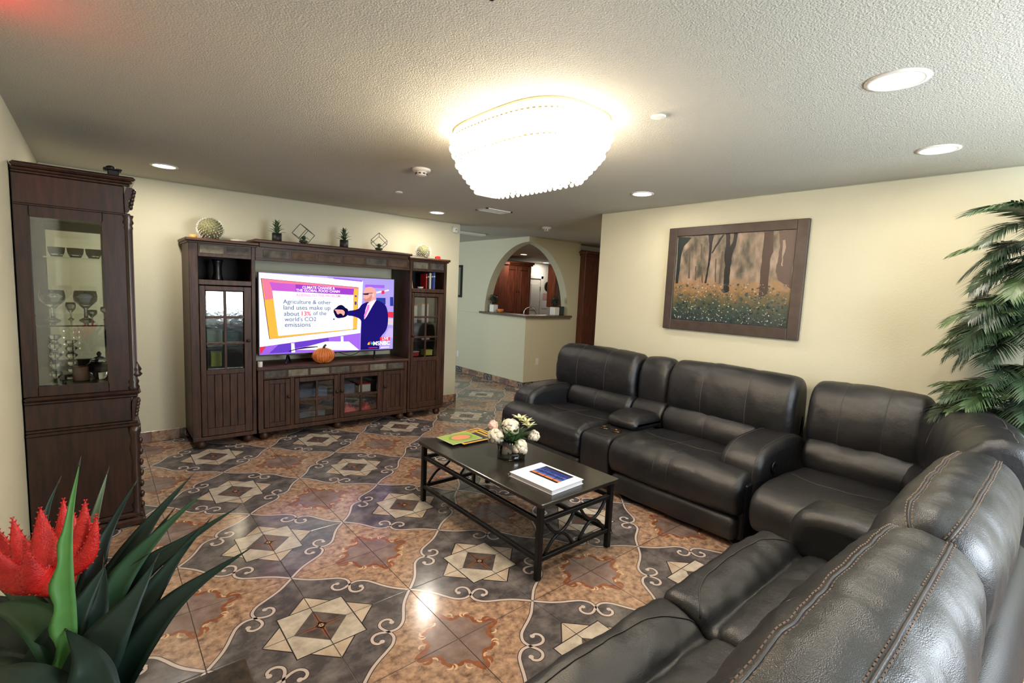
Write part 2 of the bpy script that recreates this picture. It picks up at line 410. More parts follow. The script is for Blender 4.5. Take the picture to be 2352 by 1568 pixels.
# tiled skirting
def skirting(name, p0, p1, nrm, h=.105):
    p0 = Vector(p0); p1 = Vector(p1); L_ = (p1-p0).length; t = (p1-p0).normalized(); nv = Vector(nrm)
    def bx(m, a, b, z0, z1, th, mi=0):
        A = p0+t*a; B = p0+t*b+nv*th; m.box(A.x, A.y, z0, B.x, B.y, z1, mi, .002)
    m = MB(); bx(m, 0, L_, 0, h-.004, .006); base = struct(name, m, 'grout')
    k = 0; a = 0
    while a < L_-.02:
        b = min(a+T*.5, L_); m = MB(); bx(m, a+.0015, b-.0015, .001, h, .011, [0,1,2,1][k % 4])
        if k % 4 == 0:
            for q in (.3,.7):
                c = a+(b-a)*q
                if b-a > .1:
                    ring = []
                    for kk in range(11):
                        an = kk*.52+(0 if q < .5 else pi); P_ = p0+t*(c+.028*cos(an)); ring.append((P_.x+nv.x*.011, P_.y+nv.y*.011, .05+.034*sin(an)))
                    m.tube(ring, .0035, 5, 3)
        part('tile', m, ['tile_grey','tile_brown','tile_medallion','tile_scroll'], base); a = b; k += 1
skirting('baseboard_back', (XL+.001, YT, 0), (XE, YT, 0), (0,-1,0))
skirting('baseboard_end', (XE, YT-.01, 0), (XE, YT+.12, 0), (1,0,0))
skirting('baseboard_hall', (XC, 4.7, 0), (XC, YC-.011, 0), (-1,0,0))
skirting('baseboard_passage', (XC, YC, 0), (XB, YC, 0), (0,-1,0))
skirting('baseboard_left', (XL, -4.4, 0), (XL, -1.2, 0), (1,0,0))
skirting('baseboard_right', (XR, YR, 0), (XR, -5.6, 0), (-1,0,0))
# ------------------------------------------------------------------ entertainment unit: two towers, a bridge, a console
YF, YB = .26, .715
def bun_feet(t, spots):
    for x, y in spots:
        m = MB(); m.lathe([(.03,0),(.042,.012),(.046,.035),(.04,.06),(.028,.07),(.034,.08)], (x,y,0), 16); part('foot', m, 'wood_dark', t)
def slate_row(t, x0, x1, z0, z1, n, seq, y=YF):
    w = (x1-x0)/n
    for k in range(n):
        m = MB(); m.box(x0+k*w+.012, y-.004, z0, x0+(k+1)*w-.012, y+.01, z1, c=.003); part('slate_tile', m, seq[k % len(seq)], t)
def glazed_door(t, x0, x1, z0, z1, gx0, gx1, gz0, gz1, nx, nz, knob, pane, planks=0, y=YF):
    m = MB(); th = .022
    m.box(x0, y-.006, z0, gx0, y+th, z1, c=.003); m.box(gx1, y-.006, z0, x1, y+th, z1, c=.003)
    m.box(gx0, y-.006, gz1, gx1, y+th, z1, c=.003); m.box(gx0, y-.006, gz0-.045, gx1, y+th, gz0, c=.003)
    if planks: m.box(gx0, y-.006, z0, gx1, y+th, z0+.07, c=.003)
    dr = part('door', m, 'wood_dark', t)
    m = MB()
    for k in range(1, nx): x = gx0+(gx1-gx0)*k/nx; m.box(x-.011, y-.004, gz0, x+.011, y+.014, gz1, c=.003)
    for k in range(1, nz): z = gz0+(gz1-gz0)*k/nz; m.box(gx0, y-.005, z-.011, gx1, y+.014, z+.011, c=.003)
    part('muntin', m, 'wood_dark', dr)
    for a in range(nx):
        for b in range(nz):
            X = gx0+(gx1-gx0)*a/nx; Z = gz0+(gz1-gz0)*b/nz
            part('pane', MB().box(X+.008, y+.006, Z+.008, X+(gx1-gx0)/nx-.008, y+.009, Z+(gz1-gz0)/nz-.008), pane, dr)
    if planks:
        w = (gx1-gx0)/planks
        for k in range(planks): part('plank', MB().box(gx0+k*w+.001, y+.004, z0+.07, gx0+(k+1)*w-.001, y+.016, gz0-.045, c=.003), 'wood_dark', dr)
    part('knob', MB().lathe([(.006,0),(.006,.012),(.014,.018),(.016,.026),(.010,.032)], (0,0,0), 14).xf(Matrix.Translation((knob[0], y-.006, knob[1])) @ Matrix.Rotation(pi/2, 4, 'X')), 'bronze', dr)
    return dr
def panel_door(t, x0, x1, z0, z1, knob, y=YF):
    m = MB(); b = .045
    m.box(x0, y-.006, z0, x0+b, y+.02, z1, c=.003); m.box(x1-b, y-.006, z0, x1, y+.02, z1, c=.003); m.box(x0+b, y-.006, z0, x1-b, y+.02, z0+b, c=.003); m.box(x0+b, y-.006, z1-b, x1-b, y+.02, z1, c=.003)
    dr = part('door', m, 'wood_dark', t); n = 3; w = (x1-x0-2*b)/n
    for k in range(n): part('plank', MB().box(x0+b+k*w+.001, y+.003, z0+b, x0+b+(k+1)*w-.001, y+.014, z1-b, c=.003), 'wood_dark', dr)
    part('knob', MB().lathe([(.006,0),(.006,.012),(.014,.018),(.016,.026),(.010,.032)], (0,0,0), 14).xf(Matrix.Translation((knob[0], y-.006, knob[1])) @ Matrix.Rotation(pi/2, 4, 'X')), 'bronze', dr)
def tower(label, x0, x1, dx0, dx1, gx0, gx1, knobx):
    t = thing('cabinet_tower', label, 'cabinet', ((x0+x1)/2, (YF+YB)/2, 0), 'television cabinet towers')
    m = MB(); s = .028
    m.box(x0, YF+.012, .08, x0+s, YB, 1.885, c=.002); m.box(x1-s, YF+.012, .08, x1, YB, 1.885, c=.002)
    m.box(x0, YF-.004, .08, dx0-.004, YF+.02, 1.885, c=.003); m.box(dx1+.004, YF-.004, .08, x1, YF+.02, 1.885, c=.003)
    m.box(dx0-.004, YF-.004, 1.515, dx1+.004, YF+.02, 1.56, c=.003); m.box(dx0-.004, YF-.002, 1.765, dx1+.004, YF+.02, 1.885, c=.003)
    m.box(x0+s, YF+.02, 1.535, x1-s, YB, 1.555); m.box(x0+s, YF+.02, 1.79, x1-s, YB, 1.81); m.box(x0, YF-.01, .075, x1, YB, .11, c=.004)
    m.box(x0+s, YF+.05, 1.13, x1-s, YB-.02, 1.14); m.box(x0+s, YF+.05, .92, x1-s, YB-.02, .93)
    part('carcass', m, 'wood_dark', t)
    part('back_panel', MB().box(x0+s, YB-.015, .11, x1-s, YB-.005, 1.88), 'wood_inside', t)
    m = MB(); m.box(x0-.03, YF-.04, 1.895, x1+.03, YB+.0, 1.925, c=.008); m.box(x0-.015, YF-.022, 1.88, x1+.015, YB, 1.897, c=.004); part('top', m, 'wood_darkh', t)
    slate_row(t, dx0-.002, dx1+.002, 1.795, 1.868, 2, ['slate_pale','slate'], YF-.002)
    glazed_door(t, dx0, dx1, .115, 1.505, gx0, gx1, .735, 1.465, 2, 3, (knobx, 1.0), 'pane_hammered' if gx0 < 1 else 'pane', 5)
    bun_feet(t, [(x0+.07,YF+.05),(x1-.07,YF+.05),(x0+.07,YB-.06),(x1-.07,YB-.06)])
    return t
tower('dark wooden cabinet tower with hammered glass door left of the television', -.118, .412, -.045, .375, .0, .312, .345)
tower('dark wooden cabinet tower with clear glass door right of the television', 2.05, 2.555, 2.083, 2.515, 2.115, 2.44, 2.098)
# bridge
t = thing('cabinet_bridge', 'dark wooden bridge shelf with slate tiles spanning above the television', 'shelf', (1.23, .45, 1.75))
m = MB(); m.box(.414, YF+.005, 1.765, 2.048, YF+.03, 1.9, c=.003); m.box(.414, YF+.03, 1.87, 2.048, YB, 1.89); m.box(.414, YF-.004, 1.765, 2.048, YF+.03, 1.787, c=.003); part('fascia', m, 'wood_darkh', t)
part('top', MB().box(.40, YF-.035, 1.93, 2.062, YB, 1.962, c=.008).box(.446, YF-.015, 1.89, 2.016, YB, 1.932, c=.004), 'wood_darkh', t)
slate_row(t, .47, 2.02, 1.795, 1.868, 6, ['slate','slate_rust','slate_rust','slate_rust','slate','slate_rust'], YF+.004)
# console
t = thing('television_console', 'dark wooden low console with slate tiles and four doors under the television', 'console', (1.23, .48, 0))
m = MB(); x0, x1 = .425, 2.04
m.box(x0, YF+.01, .08, x0+.028, YB, .70); m.box(x1-.028, YF+.01, .08, x1, YB, .70)
m.box(x0, YF-.004, .08, .475, YF+.02, .70, c=.003); m.box(2.0, YF-.004, .08, x1, YF+.02, .70, c=.003); m.box(.475, YF-.002, .605, 2.0, YF+.02, .70, c=.003)
m.box(.725, YF, .1, .765, YF+.02, .605, c=.002); m.box(1.215, YF, .1, 1.235, YF+.02, .605, c=.002); m.box(1.715, YF, .1, 1.735, YF+.02, .605, c=.002)
m.box(x0, YF-.012, .075, x1, YB, .115, c=.004); m.box(x0+.03, YF+.05, .34, x1-.03, YB-.02, .355)
part('carcass', m, 'wood_dark', t); part('back_panel', MB().box(x0+.028, YB-.014, .115, x1-.028, YB-.006, .70), 'wood_inside', t)
part('top', MB().box(x0-.012, YF-.035, .70, x1+.005, YB, .73, c=.007), 'wood_darkh', t)
slate_row(t, .475, 2.0, .622, .69, 7, ['slate','slate_pale','slate_pale','slate','slate_rust','slate_pale','slate'], YF-.002)
panel_door(t, .48, .722, .12, .6, (.705, .42)); panel_door(t, 1.738, 1.998, .12, .6, (1.755, .42))
glazed_door(t, .768, 1.212, .12, .6, .812, 1.168, .165, .555, 2, 2, (1.198, .42), 'pane')
glazed_door(t, 1.238, 1.712, .12, .6, 1.282, 1.668, .165, .555, 2, 2, (1.252, .42), 'pane')
bun_feet(t, [(.49,YF+.05),(1.98,YF+.05),(1.23,YF+.05),(.49,YB-.06),(1.98,YB-.06)])

# ------------------------------------------------------------------ television and what it shows
def em(name, rgb, s=1.0): return mat(name, rgb, .4, emit=s, spec=.0)
TVC = dict(white=(250,246,255), purple=(150,96,220), violet=(96,60,190), lilac=(190,170,240), pink=(236,120,150), orange=(240,176,70), header=(150,60,190), header2=(190,90,200), panel=(228,238,250), grey=(84,84,116), red=(214,50,70), navy=(14,12,60), suit=(26,18,104), skin=(226,160,150), shirt=(240,220,246), tie=(226,120,200), studio=(166,150,222), mon=(40,60,150), tan=(210,190,200), blue=(60,60,160), beard=(190,130,120), yellow=(250,210,60), green=(70,190,90), cyan=(60,180,220), dark=(40,30,60))
for k, c in TVC.items(): em('tv_'+k, c, .56)
t = thing('television', 'large flat television showing a news programme on the console', 'television', (1.21, .45, .73))
part('casing', MB().box(.478, .448, .815, 1.948, .485, 1.66, c=.004), 'plastic_black', t)
part('bezel', MB().box(.478, .4395, .815, 1.948, .447, .829).box(.478, .4395, 1.653, 1.948, .447, 1.66).box(.478, .4395, .829, .485, .447, 1.653).box(1.941, .4395, .829, 1.948, .447, 1.653), 'plastic_black', t)
scr = part('screen', MB().box(.485, .4425, .829, 1.941, .448, 1.653), 'tv_studio', t)
for fx in (.76, 1.72):
    m = MB(); m.tube([(fx,.465,.82),(fx-.05,.36,.74),(fx-.055,.345,.737)], .011, 6); m.tube([(fx,.465,.82),(fx+.05,.58,.74),(fx+.055,.59,.737)], .011, 6); part('foot', m, 'plastic_black', t)
TVP={'frame':[[0.486,1.652],[1.558,1.617],[1.535,1.028],[0.487,0.909]],'inner':[[0.502,1.596],[1.507,1.545],[1.495,1.071],[0.576,0.985]],'pink':[[0.512,1.592],[1.503,1.542],[1.501,1.519],[0.632,1.562],[0.617,1.383],[0.54,1.381]],'orange':[[0.54,1.381],[0.617,1.398],[0.661,1.016],[1.448,1.076],[1.444,1.068],[0.58,0.988]],'orange2':[[1.456,1.525],[1.503,1.527],[1.493,1.075],[1.443,1.072]],'header':[[0.58,1.563],[1.456,1.524],[1.448,1.457],[0.607,1.478]],'header2':[[0.58,1.563],[0.831,1.552],[0.831,1.473],[0.607,1.478]],'panel':[[0.607,1.478],[1.448,1.457],[1.448,1.076],[0.661,1.016]],'icon1':[[1.465,1.455],[1.488,1.454],[1.487,1.435],[1.464,1.436]],'icon2':[[1.463,1.385],[1.487,1.383],[1.486,1.347],[1.463,1.349]],'desk':[[0.83,0.867],[1.146,0.943],[1.402,0.934],[1.524,0.831]],'legA':[[0.786,0.935],[0.816,0.937],[0.827,0.84],[0.79,0.838]],'legB':[[1.309,0.995],[1.338,0.996],[1.344,0.861],[1.314,0.863]],'purple1':[[0.487,0.912],[1.535,1.028],[1.533,0.831],[0.487,0.831]],'purple2':[[0.575,0.841],[0.664,0.928],[0.786,0.939],[0.786,0.842]],'purple3':[[0.823,0.942],[1.174,0.983],[1.178,0.946],[0.981,0.905],[0.823,0.883]],'redcorner':[[0.487,0.909],[0.545,0.914],[0.493,0.833]],'lilac':[[0.965,1.652],[1.158,1.651],[1.158,1.63],[0.973,1.636]],'lilac2':[[1.222,1.641],[1.549,1.624],[1.549,1.608],[1.226,1.625]],'beam':[[1.585,1.58],[1.82,1.582],[1.82,1.547],[1.585,1.547]],'lightbar':[[1.72,1.501],[1.877,1.532],[1.877,1.519],[1.72,1.485]],'redspot':[[1.784,1.516],[1.821,1.521],[1.822,1.483],[1.786,1.477]],'mon1':[[1.721,1.433],[1.836,1.434],[1.838,1.357],[1.722,1.364]],'mon2':[[1.893,1.446],[1.935,1.447],[1.938,1.341],[1.895,1.341]],'redbar':[[1.868,1.271],[1.939,1.271],[1.939,1.201],[1.869,1.209]],'tan':[[1.869,1.192],[1.939,1.192],[1.938,1.112],[1.871,1.122]],'mug':[[1.831,0.982],[1.886,1.077],[1.938,1.077],[1.938,0.961]],'suit':[[1.544,1.353],[1.596,1.377],[1.641,1.392],[1.722,1.411],[1.796,1.383],[1.848,1.34],[1.873,1.244],[1.873,1.13],[1.849,1.043],[1.784,0.983],[1.771,0.922],[1.768,0.86],[1.768,0.832],[1.768,0.832],[1.538,0.832],[1.538,0.832],[1.538,0.86],[1.54,1.015],[1.543,1.1],[1.546,1.184],[1.45,1.222],[1.374,1.226],[1.378,1.28],[1.45,1.285],[1.51,1.302],[1.53,1.33]],'shirt':[[1.614,1.362],[1.672,1.406],[1.722,1.407],[1.677,1.338],[1.608,1.218],[1.581,1.184],[1.589,1.286]],'tie':[[1.615,1.35],[1.641,1.35],[1.633,1.303],[1.599,1.227],[1.577,1.18],[1.576,1.235],[1.602,1.303]],'neck':[[1.614,1.405],[1.694,1.44],[1.717,1.407],[1.641,1.354]],'head':[[1.571,1.437],[1.567,1.487],[1.578,1.53],[1.607,1.552],[1.656,1.558],[1.697,1.543],[1.716,1.501],[1.714,1.449],[1.699,1.415],[1.659,1.389],[1.623,1.381],[1.588,1.383],[1.577,1.404],[1.562,1.429]],'glasses':[[1.556,1.477],[1.675,1.491],[1.675,1.484],[1.631,1.479],[1.622,1.464],[1.586,1.461],[1.558,1.467]],'ear':[[1.671,1.478],[1.689,1.483],[1.692,1.449],[1.676,1.44]],'cloud':[[1.225,1.267],[1.229,1.295],[1.257,1.312],[1.277,1.336],[1.314,1.347],[1.344,1.329],[1.356,1.313],[1.386,1.301],[1.395,1.268],[1.382,1.226],[1.349,1.206],[1.316,1.202],[1.278,1.195],[1.25,1.21],[1.241,1.234]],'hand':[[1.237,1.295],[1.29,1.292],[1.331,1.292],[1.353,1.267],[1.349,1.239],[1.332,1.222],[1.319,1.247],[1.29,1.251],[1.282,1.236],[1.262,1.247],[1.256,1.271],[1.239,1.285]],'dot':[[1.221,1.187],[1.231,1.197],[1.241,1.187],[1.231,1.177]],'beard':[[1.566,1.425],[1.60,1.415],[1.64,1.44],[1.66,1.47],[1.668,1.44],[1.655,1.40],[1.623,1.381],[1.588,1.383],[1.576,1.402]],'live':[[1.773,0.973],[1.902,0.971],[1.9,0.931],[1.776,0.933]],'cable':[[0.757,0.855],[0.83,0.875],[0.951,0.894],[1.059,0.893],[1.059,0.885],[0.951,0.878],[0.83,0.866],[0.771,0.85]]}
order = [('purple1','purple','picture'),('purple2','violet','picture'),('purple3','violet','picture'),('redcorner','red','picture'),('frame','white','board_frame'),('lilac','lilac','picture'),('lilac2','purple','picture'),('inner','dark','board_frame'),('pink','pink','picture'),('orange','orange','picture'),('orange2','orange','picture'),('panel','panel','picture'),('header','header','picture'),('header2','header2','picture'),('icon1','blue','picture'),('icon2','blue','picture'),('desk','white','picture'),('legA','white','picture'),('legB','white','picture'),('cable','navy','picture'),('beam','purple','picture'),('lightbar','white','picture'),('redspot','red','picture'),('mon1','mon','picture'),('mon2','mon','picture'),('redbar','red','picture'),('tan','tan','picture'),('mug','lilac','picture'),('cloud','navy','picture'),('suit','suit','picture'),('neck','skin','picture'),('shirt','shirt','picture'),('tie','tie','picture'),('head','skin','picture'),('beard','beard','picture'),('ear','tan','picture'),('glasses','dark','picture'),('hand','skin','picture'),('dot','navy','picture'),('live','red','picture')]
cn = {}; pm = MB(); ml = []
for k, (n, c, _) in enumerate(order):
    if c not in ml: ml.append(c)
    P_ = TVP[n]
    if n in ('cloud','head','hand','suit'): P_ = chaikin(P_, 2)
    y = .4422-.00006*k
    if n == 'inner': P_ = [(a+(.004 if a < 1 else -.004)*0, b) for a, b in P_]
    pm.add([(a,y,b) for a,b in P_], [tuple(range(len(P_)))], ml.index(c))
    if n == 'inner':
        cx = sum(a for a,b in P_)/4; cz = sum(b for a,b in P_)/4
        Q = [(cx+(a-cx)*.988, cz+(b-cz)*.98) for a,b in P_]; 
        if 'orange' not in ml: ml.append('orange')
        pm.add([(a,y-.00003,b) for a,b in Q], [(0,1,2,3)], ml.index('orange'))
part('broadcast_picture', pm, ['tv_'+c for c in ml], scr, 'purple studio picture with a man in a navy suit pointing at a board')
TVT=[('CLIMATE CHANGE &',[0.898,1.512],[1.239,1.509],'white',.02),('THE GLOBAL FOOD CHAIN',[0.835,1.481],[1.293,1.475],'white',.02),('ADDING TO THE PROBLEM',[0.835,1.428],[1.297,1.426],'pink',.005),('Agriculture & other',[0.709,1.348],[1.196,1.35],'grey',0),('land uses make up',[0.713,1.284],[1.191,1.292],'grey',0),("world's CO2",[0.722,1.161],[1.041,1.174],'grey',0),('emissions',[0.725,1.102],[0.983,1.115],'grey',0),('LIVE',[1.802,0.94],[1.881,0.94],'white',.02),('MSNBC',[1.692,0.881],[1.901,0.88],'white',.02),('about',[.716,1.224],[.868,1.224],'grey',0),('13%',[.893,1.226],[.985,1.226],'red',.01),('of the',[1.01,1.23],[1.149,1.232],'grey',0)]
for body, a, b, c, bo in TVT: part('lettering', text_mb(body, a[0], b[0], (a[1]+b[1])/2, .4393, 0, bo), 'tv_'+c, scr)
part('caption_bar', MB().add([(x,.4394,z) for x,z in ((1.785,.846),(1.893,.849),(1.893,.857),(1.785,.855))], [(0,1,2,3)]), 'tv_white', scr)
part('caption_bar', MB().add([(x,.4394,z) for x,z in ((1.636,.849),(1.745,.85),(1.745,.857),(1.636,.857))], [(0,1,2,3)]), 'tv_red', scr)
pk = MB(); pc = ['yellow','orange','red','violet','cyan','green']
for k in range(6):
    a = pi*(.06+.175*k); dx, dz = -cos(a), sin(a)
    P_ = [(1.657+dx*.006,.89+dz*.006),(1.657+dx*.03-dz*.009,.892+dz*.03+dx*.009),(1.657+dx*.036,.892+dz*.036),(1.657+dx*.03+dz*.009,.892+dz*.03-dx*.009)]
    pk.add([(x,.4394,z) for x,z in P_], [(0,1,2,3)], k)
part('emblem', pk, ['tv_'+c for c in pc], scr, 'fan of six coloured feathers')
solo('power_cable', MB().tube(catmull([(1.0,.5,.735),(1.15,.48,.76),(1.25,.46,.80),(1.3,.47,.85)], 6), .004, 6).tube(catmull([(1.25,.52,.84),(1.4,.5,.775),(1.5,.5,.78),(1.6,.5,.84)], 6), .004, 6), 'plastic_black', 'thin black cables drooping behind the television base', 'cable')
# ------------------------------------------------------------------ display cabinet against the left wall
cx0, cx1, cy0, cy1 = -1.072, -.60, -1.12, -.02
t = thing('display_cabinet', 'tall dark carved wooden display cabinet with glass sides by the left wall', 'cabinet', (-.83, -.57, 0))
def ring(m, z0, z1, o, c=.006): m.box(cx0, cy0-o, z0, cx1+o+.02, cy1+o, z1, c=c)
m = MB(); ring(m, 0, .05, .03, .012); ring(m, .05, .085, .018, .01); part('plinth', m, 'wood_curio', t)
m = MB(); m.box(cx0, cy0, .085, cx1, cy1, .64, c=.004); part('lower_body', m, 'wood_curio', t)
m = MB(); ring(m, .64, .66, .02, .008); ring(m, .66, .675, .008, .004); part('lower_moulding', m, 'wood_curio', t)
m = MB(); m.box(cx0, cy0+.004, .675, cx1, cy1-.004, .825, c=.004); part('drawer_band', m, 'wood_curio', t)
m = MB(); ring(m, .825, .845, .012, .006); ring(m, .845, .868, .028, .011); part('waist_moulding', m, 'wood_curio', t)
part('back_panel', MB().box(cx0, cy0+.02, .868, cx0+.012, cy1-.02, 1.93), 'mirror', t)
gz0, gz1, gx0, gx1 = .925, 1.872, -1.012, -.705
for yy, nm in ((cy0, 'near_side_frame'), (cy1-.025, 'far_side_frame')):
    m = MB(); m.box(cx0, yy, .868, gx0, yy+.025, 1.93, c=.003); m.box(gx1, yy, .868, cx1, yy+.025, 1.93, c=.003); m.box(gx0, yy, .868, gx1, yy+.025, gz0, c=.003); m.box(gx0, yy, gz1, gx1, yy+.025, 1.93, c=.003)
    fr = part('side_frame', m, 'wood_curio', t)
    b = MB()
    yb = yy-.003 if yy == cy0 else yy+.022
    b.box(gx0-.008, yb, gz0-.008, gx0+.003, yb+.006, gz1+.008).box(gx1-.003, yb, gz0-.008, gx1+.008, yb+.006, gz1+.008).box(gx0, yb, gz0-.008, gx1, yb+.006, gz0+.003).box(gx0, yb, gz1-.003, gx1, yb+.006, gz1+.008)
    part('bead', b, 'wood_curio', fr)
    part('pane', MB().box(gx0, yy+.011, gz0, gx1, yy+.015, gz1), 'pane', fr)
m = MB(); m.box(cx1-.022, cy0+.03, .868, cx1, cy0+.1, 1.93, c=.003).box(cx1-.022, cy1-.1, .868, cx1, cy1-.03, 1.93, c=.003).box(cx1-.022, cy0+.1, .868, cx1, cy1-.1, .93, c=.003).box(cx1-.022, cy0+.1, 1.87, cx1, cy1-.1, 1.93, c=.003)
dr = part('door', m, 'wood_curio', t); part('pane', MB().box(cx1-.014, cy0+.1, .93, cx1-.01, cy1-.1, 1.87), 'pane', dr)
m = MB(); m.box(cx0, cy0, 1.93, cx1, cy1, 2.095, c=.004); part('frieze', m, 'wood_curio', t)
m = MB(); ring(m, 1.925, 1.938, .006, .004); ring(m, 2.095, 2.108, .008, .004); ring(m, 2.108, 2.125, .02, .007); ring(m, 2.125, 2.15, .034, .011); part('crown', m, 'wood_curio', t)
part('floor_board', MB().box(cx0+.012, cy0+.03, .868, cx1-.024, cy1-.03, .885), 'wood_curio', t)
for z in (1.262, 1.652): part('glass_shelf', MB().box(cx0+.014, cy0+.028, z, cx1-.026, cy1-.028, z+.008), 'crystal', t)
for yy in (cy0+.015, cy1-.015):        # fluted corner columns with carved corbels
    m = MB()
    def flute(a, ph): return 1+.09*cos(8*a)
    prof = [(.026,.868),(.032,.885),(.024,.9),(.03,.92),(.021,.94),(.021,1.84),(.026,1.855),(.022,1.87),(.03,1.885),(.024,1.905),(.03,1.928)]
    V = []; n = 24
    for rr_, z in prof:
        for k in range(n):
            a = 2*pi*k/n; q = rr_*(flute(a, 0) if .93 < z < 1.85 else 1); V.append((cx1+.012+q*cos(a), yy+q*sin(a), z))
    m.add(V, [(i*n+k, i*n+(k+1) % n, (i+1)*n+(k+1) % n, (i+1)*n+k) for i in range(len(prof)-1) for k in range(n)], 0, True)
    m.lathe([(.018,.95),(.03,.965),(.018,.98),(.026,.995),(.01,1.03),(.004,1.045)], (cx1+.03, yy, .0), 10)
    co = part('column', m, 'wood_curio', t)
    for z0, z1, w in ((1.94, 2.09, .05), (.68, .82, .036)):
        m = MB(); pr = [(0,z0),(w*.35,z0+.005),(w*.55,z0+(z1-z0)*.2),(w*.35,z0+(z1-z0)*.42),(w*.6,z0+(z1-z0)*.6),(w,z0+(z1-z0)*.8),(w*.95,z1),(0,z1)]
        m.prism([(cx1+a,b) for a,b in chaikin(pr, 1)], yy-.028, yy+.028, 'y')
        for k in range(5):
            q = (k+.5)/5; m.ball((cx1+w*(.5+.45*q), yy-.02, z0+(z1-z0)*(.18+.75*q)), (.012,.016,.016), 8, 6); m.ball((cx1+w*(.55+.4*q), yy+.018, z0+(z1-z0)*(.18+.75*q)), (.012,.016,.016), 8, 6)
        part('corbel', m, 'wood_curio', co)
    m = MB(); m.lathe([(.04,.0),(.04,.02),(.03,.06),(.034,.085),(.025,.1),(.03,.13),(.022,.16),(.028,.3),(.024,.42),(.032,.5),(.024,.56),(.034,.6),(.034,.64)], (cx1+.008, yy, 0), 14)
    for k in range(7): m.ball((cx1+.036, yy, .12+.07*k), (.014,.02,.024), 8, 6)
    part('lower_column', m, 'wood_curio', t)
# things standing in and on it
solo('ornament_box', MB().box(-.67, -.98, 2.15, -.615, -.92, 2.205, c=.006).box(-.69, -.99, 2.2, -.60, -.91, 2.212, c=.004).ball((-.655,-.95,2.215), (.025,.025,.016), 10, 6), 'plastic_black', 'small black box on top of the tall display cabinet', 'box')
def goblet(x, y, z, h, w, label, m_='crystal', foot=.6):
    m = MB(); m.lathe([(w*foot,0),(w*foot*.9,h*.03),(w*.18,h*.1),(w*.16,h*.38),(w*.5,h*.5),(w*.95,h*.66),(w,h*.82),(w*.9,h),(w*.82,h),(w*.9,h*.8),(w*.45,h*.56)], (x,y,z), 18)
    return solo('goblet', m, m_, label, 'goblet', 'glassware in the display cabinet')
mat('amethyst', (150,150,190), .1, spec=.8); mat('candle_wax', (222,178,150), .6)
goblet(-.955, -.72, 1.27, .19, .062, 'wide frosted crystal goblet on the middle cabinet shelf, the left one of two')
goblet(-.80, -.72, 1.27, .19, .06, 'bluish crystal goblet on the middle cabinet shelf, right of the frosted one', 'crystal_blue')
goblet(-.875, -.62, 1.27, .11, .026, 'slim small glass between the two big goblets in the cabinet')
goblet(-.70, -.66, 1.27, .085, .03, 'short clear glass at the right of the middle cabinet shelf')
goblet(-.77, -.85, 1.27, .075, .026, 'smallest stemmed glass in front of the bluish goblet')
for k, x in enumerate((-.93,-.84,-.75,-.66)):
    m = MB(); m.lathe([(.02,0),(.028,.012),(.04,.04),(.043,.07),(.038,.07),(.03,.03)], (x,-.6,1.66), 16, 0)
    solo('crystal_bowl', m, 'crystal', 'cut crystal bowl on the top cabinet shelf, '+('leftmost','second from left','third from left','rightmost')[k]+' of four', 'bowl', 'crystal bowls on the top shelf')
def twisted(x, y, z, h, label):
    m = MB(); V = []; n = 12; K = 40
    for i in range(K+1):
        q = i/K; rr_ = .022+.009*sin(q*34)*(1 if q > .12 else 0)+(.02 if q < .08 else 0)
        for k in range(n): a = 2*pi*k/n+q*6; V.append((x+rr_*cos(a)*(1+.15*cos(3*a)), y+rr_*sin(a), z+h*q))
    m.add(V, [(i*n+k, i*n+(k+1) % n, (i+1)*n+(k+1) % n, (i+1)*n+k) for i in range(K) for k in range(n)]+[tuple(range(n)), tuple(range(K*n,K*n+n))], 0, True)
    solo('candlestick', m, 'crystal', label, 'candlestick', 'twisted glass candlesticks')
twisted(-.95, -.86, .885, .31, 'taller twisted glass candlestick at the bottom of the cabinet'); twisted(-.885, -.62, .885, .25, 'shorter twisted glass candlestick beside the taller one in the cabinet')
m = MB(); m.lathe([(.04,0),(.043,.01),(.043,.09),(.036,.09),(.034,.07)], (-.835,-.74,.885), 18)
solo('candle', m, 'candle_wax', 'peach coloured pillar candle at the bottom of the cabinet', 'candle')
t2 = thing('glass_jar', 'round lidded crystal jar beside the peach candle in the cabinet', 'jar', (-.745,-.72,.885))
part('body', MB().lathe([(.035,0),(.06,.02),(.07,.06),(.06,.1),(.045,.115),(.04,.11),(.055,.06)], (-.745,-.72,.885), 18), 'crystal', t2); part('lid', MB().lathe([(.05,.118),(.045,.13),(.02,.145),(.008,.15),(.014,.165),(.005,.18)], (-.745,-.72,.885), 18), 'crystal', t2)
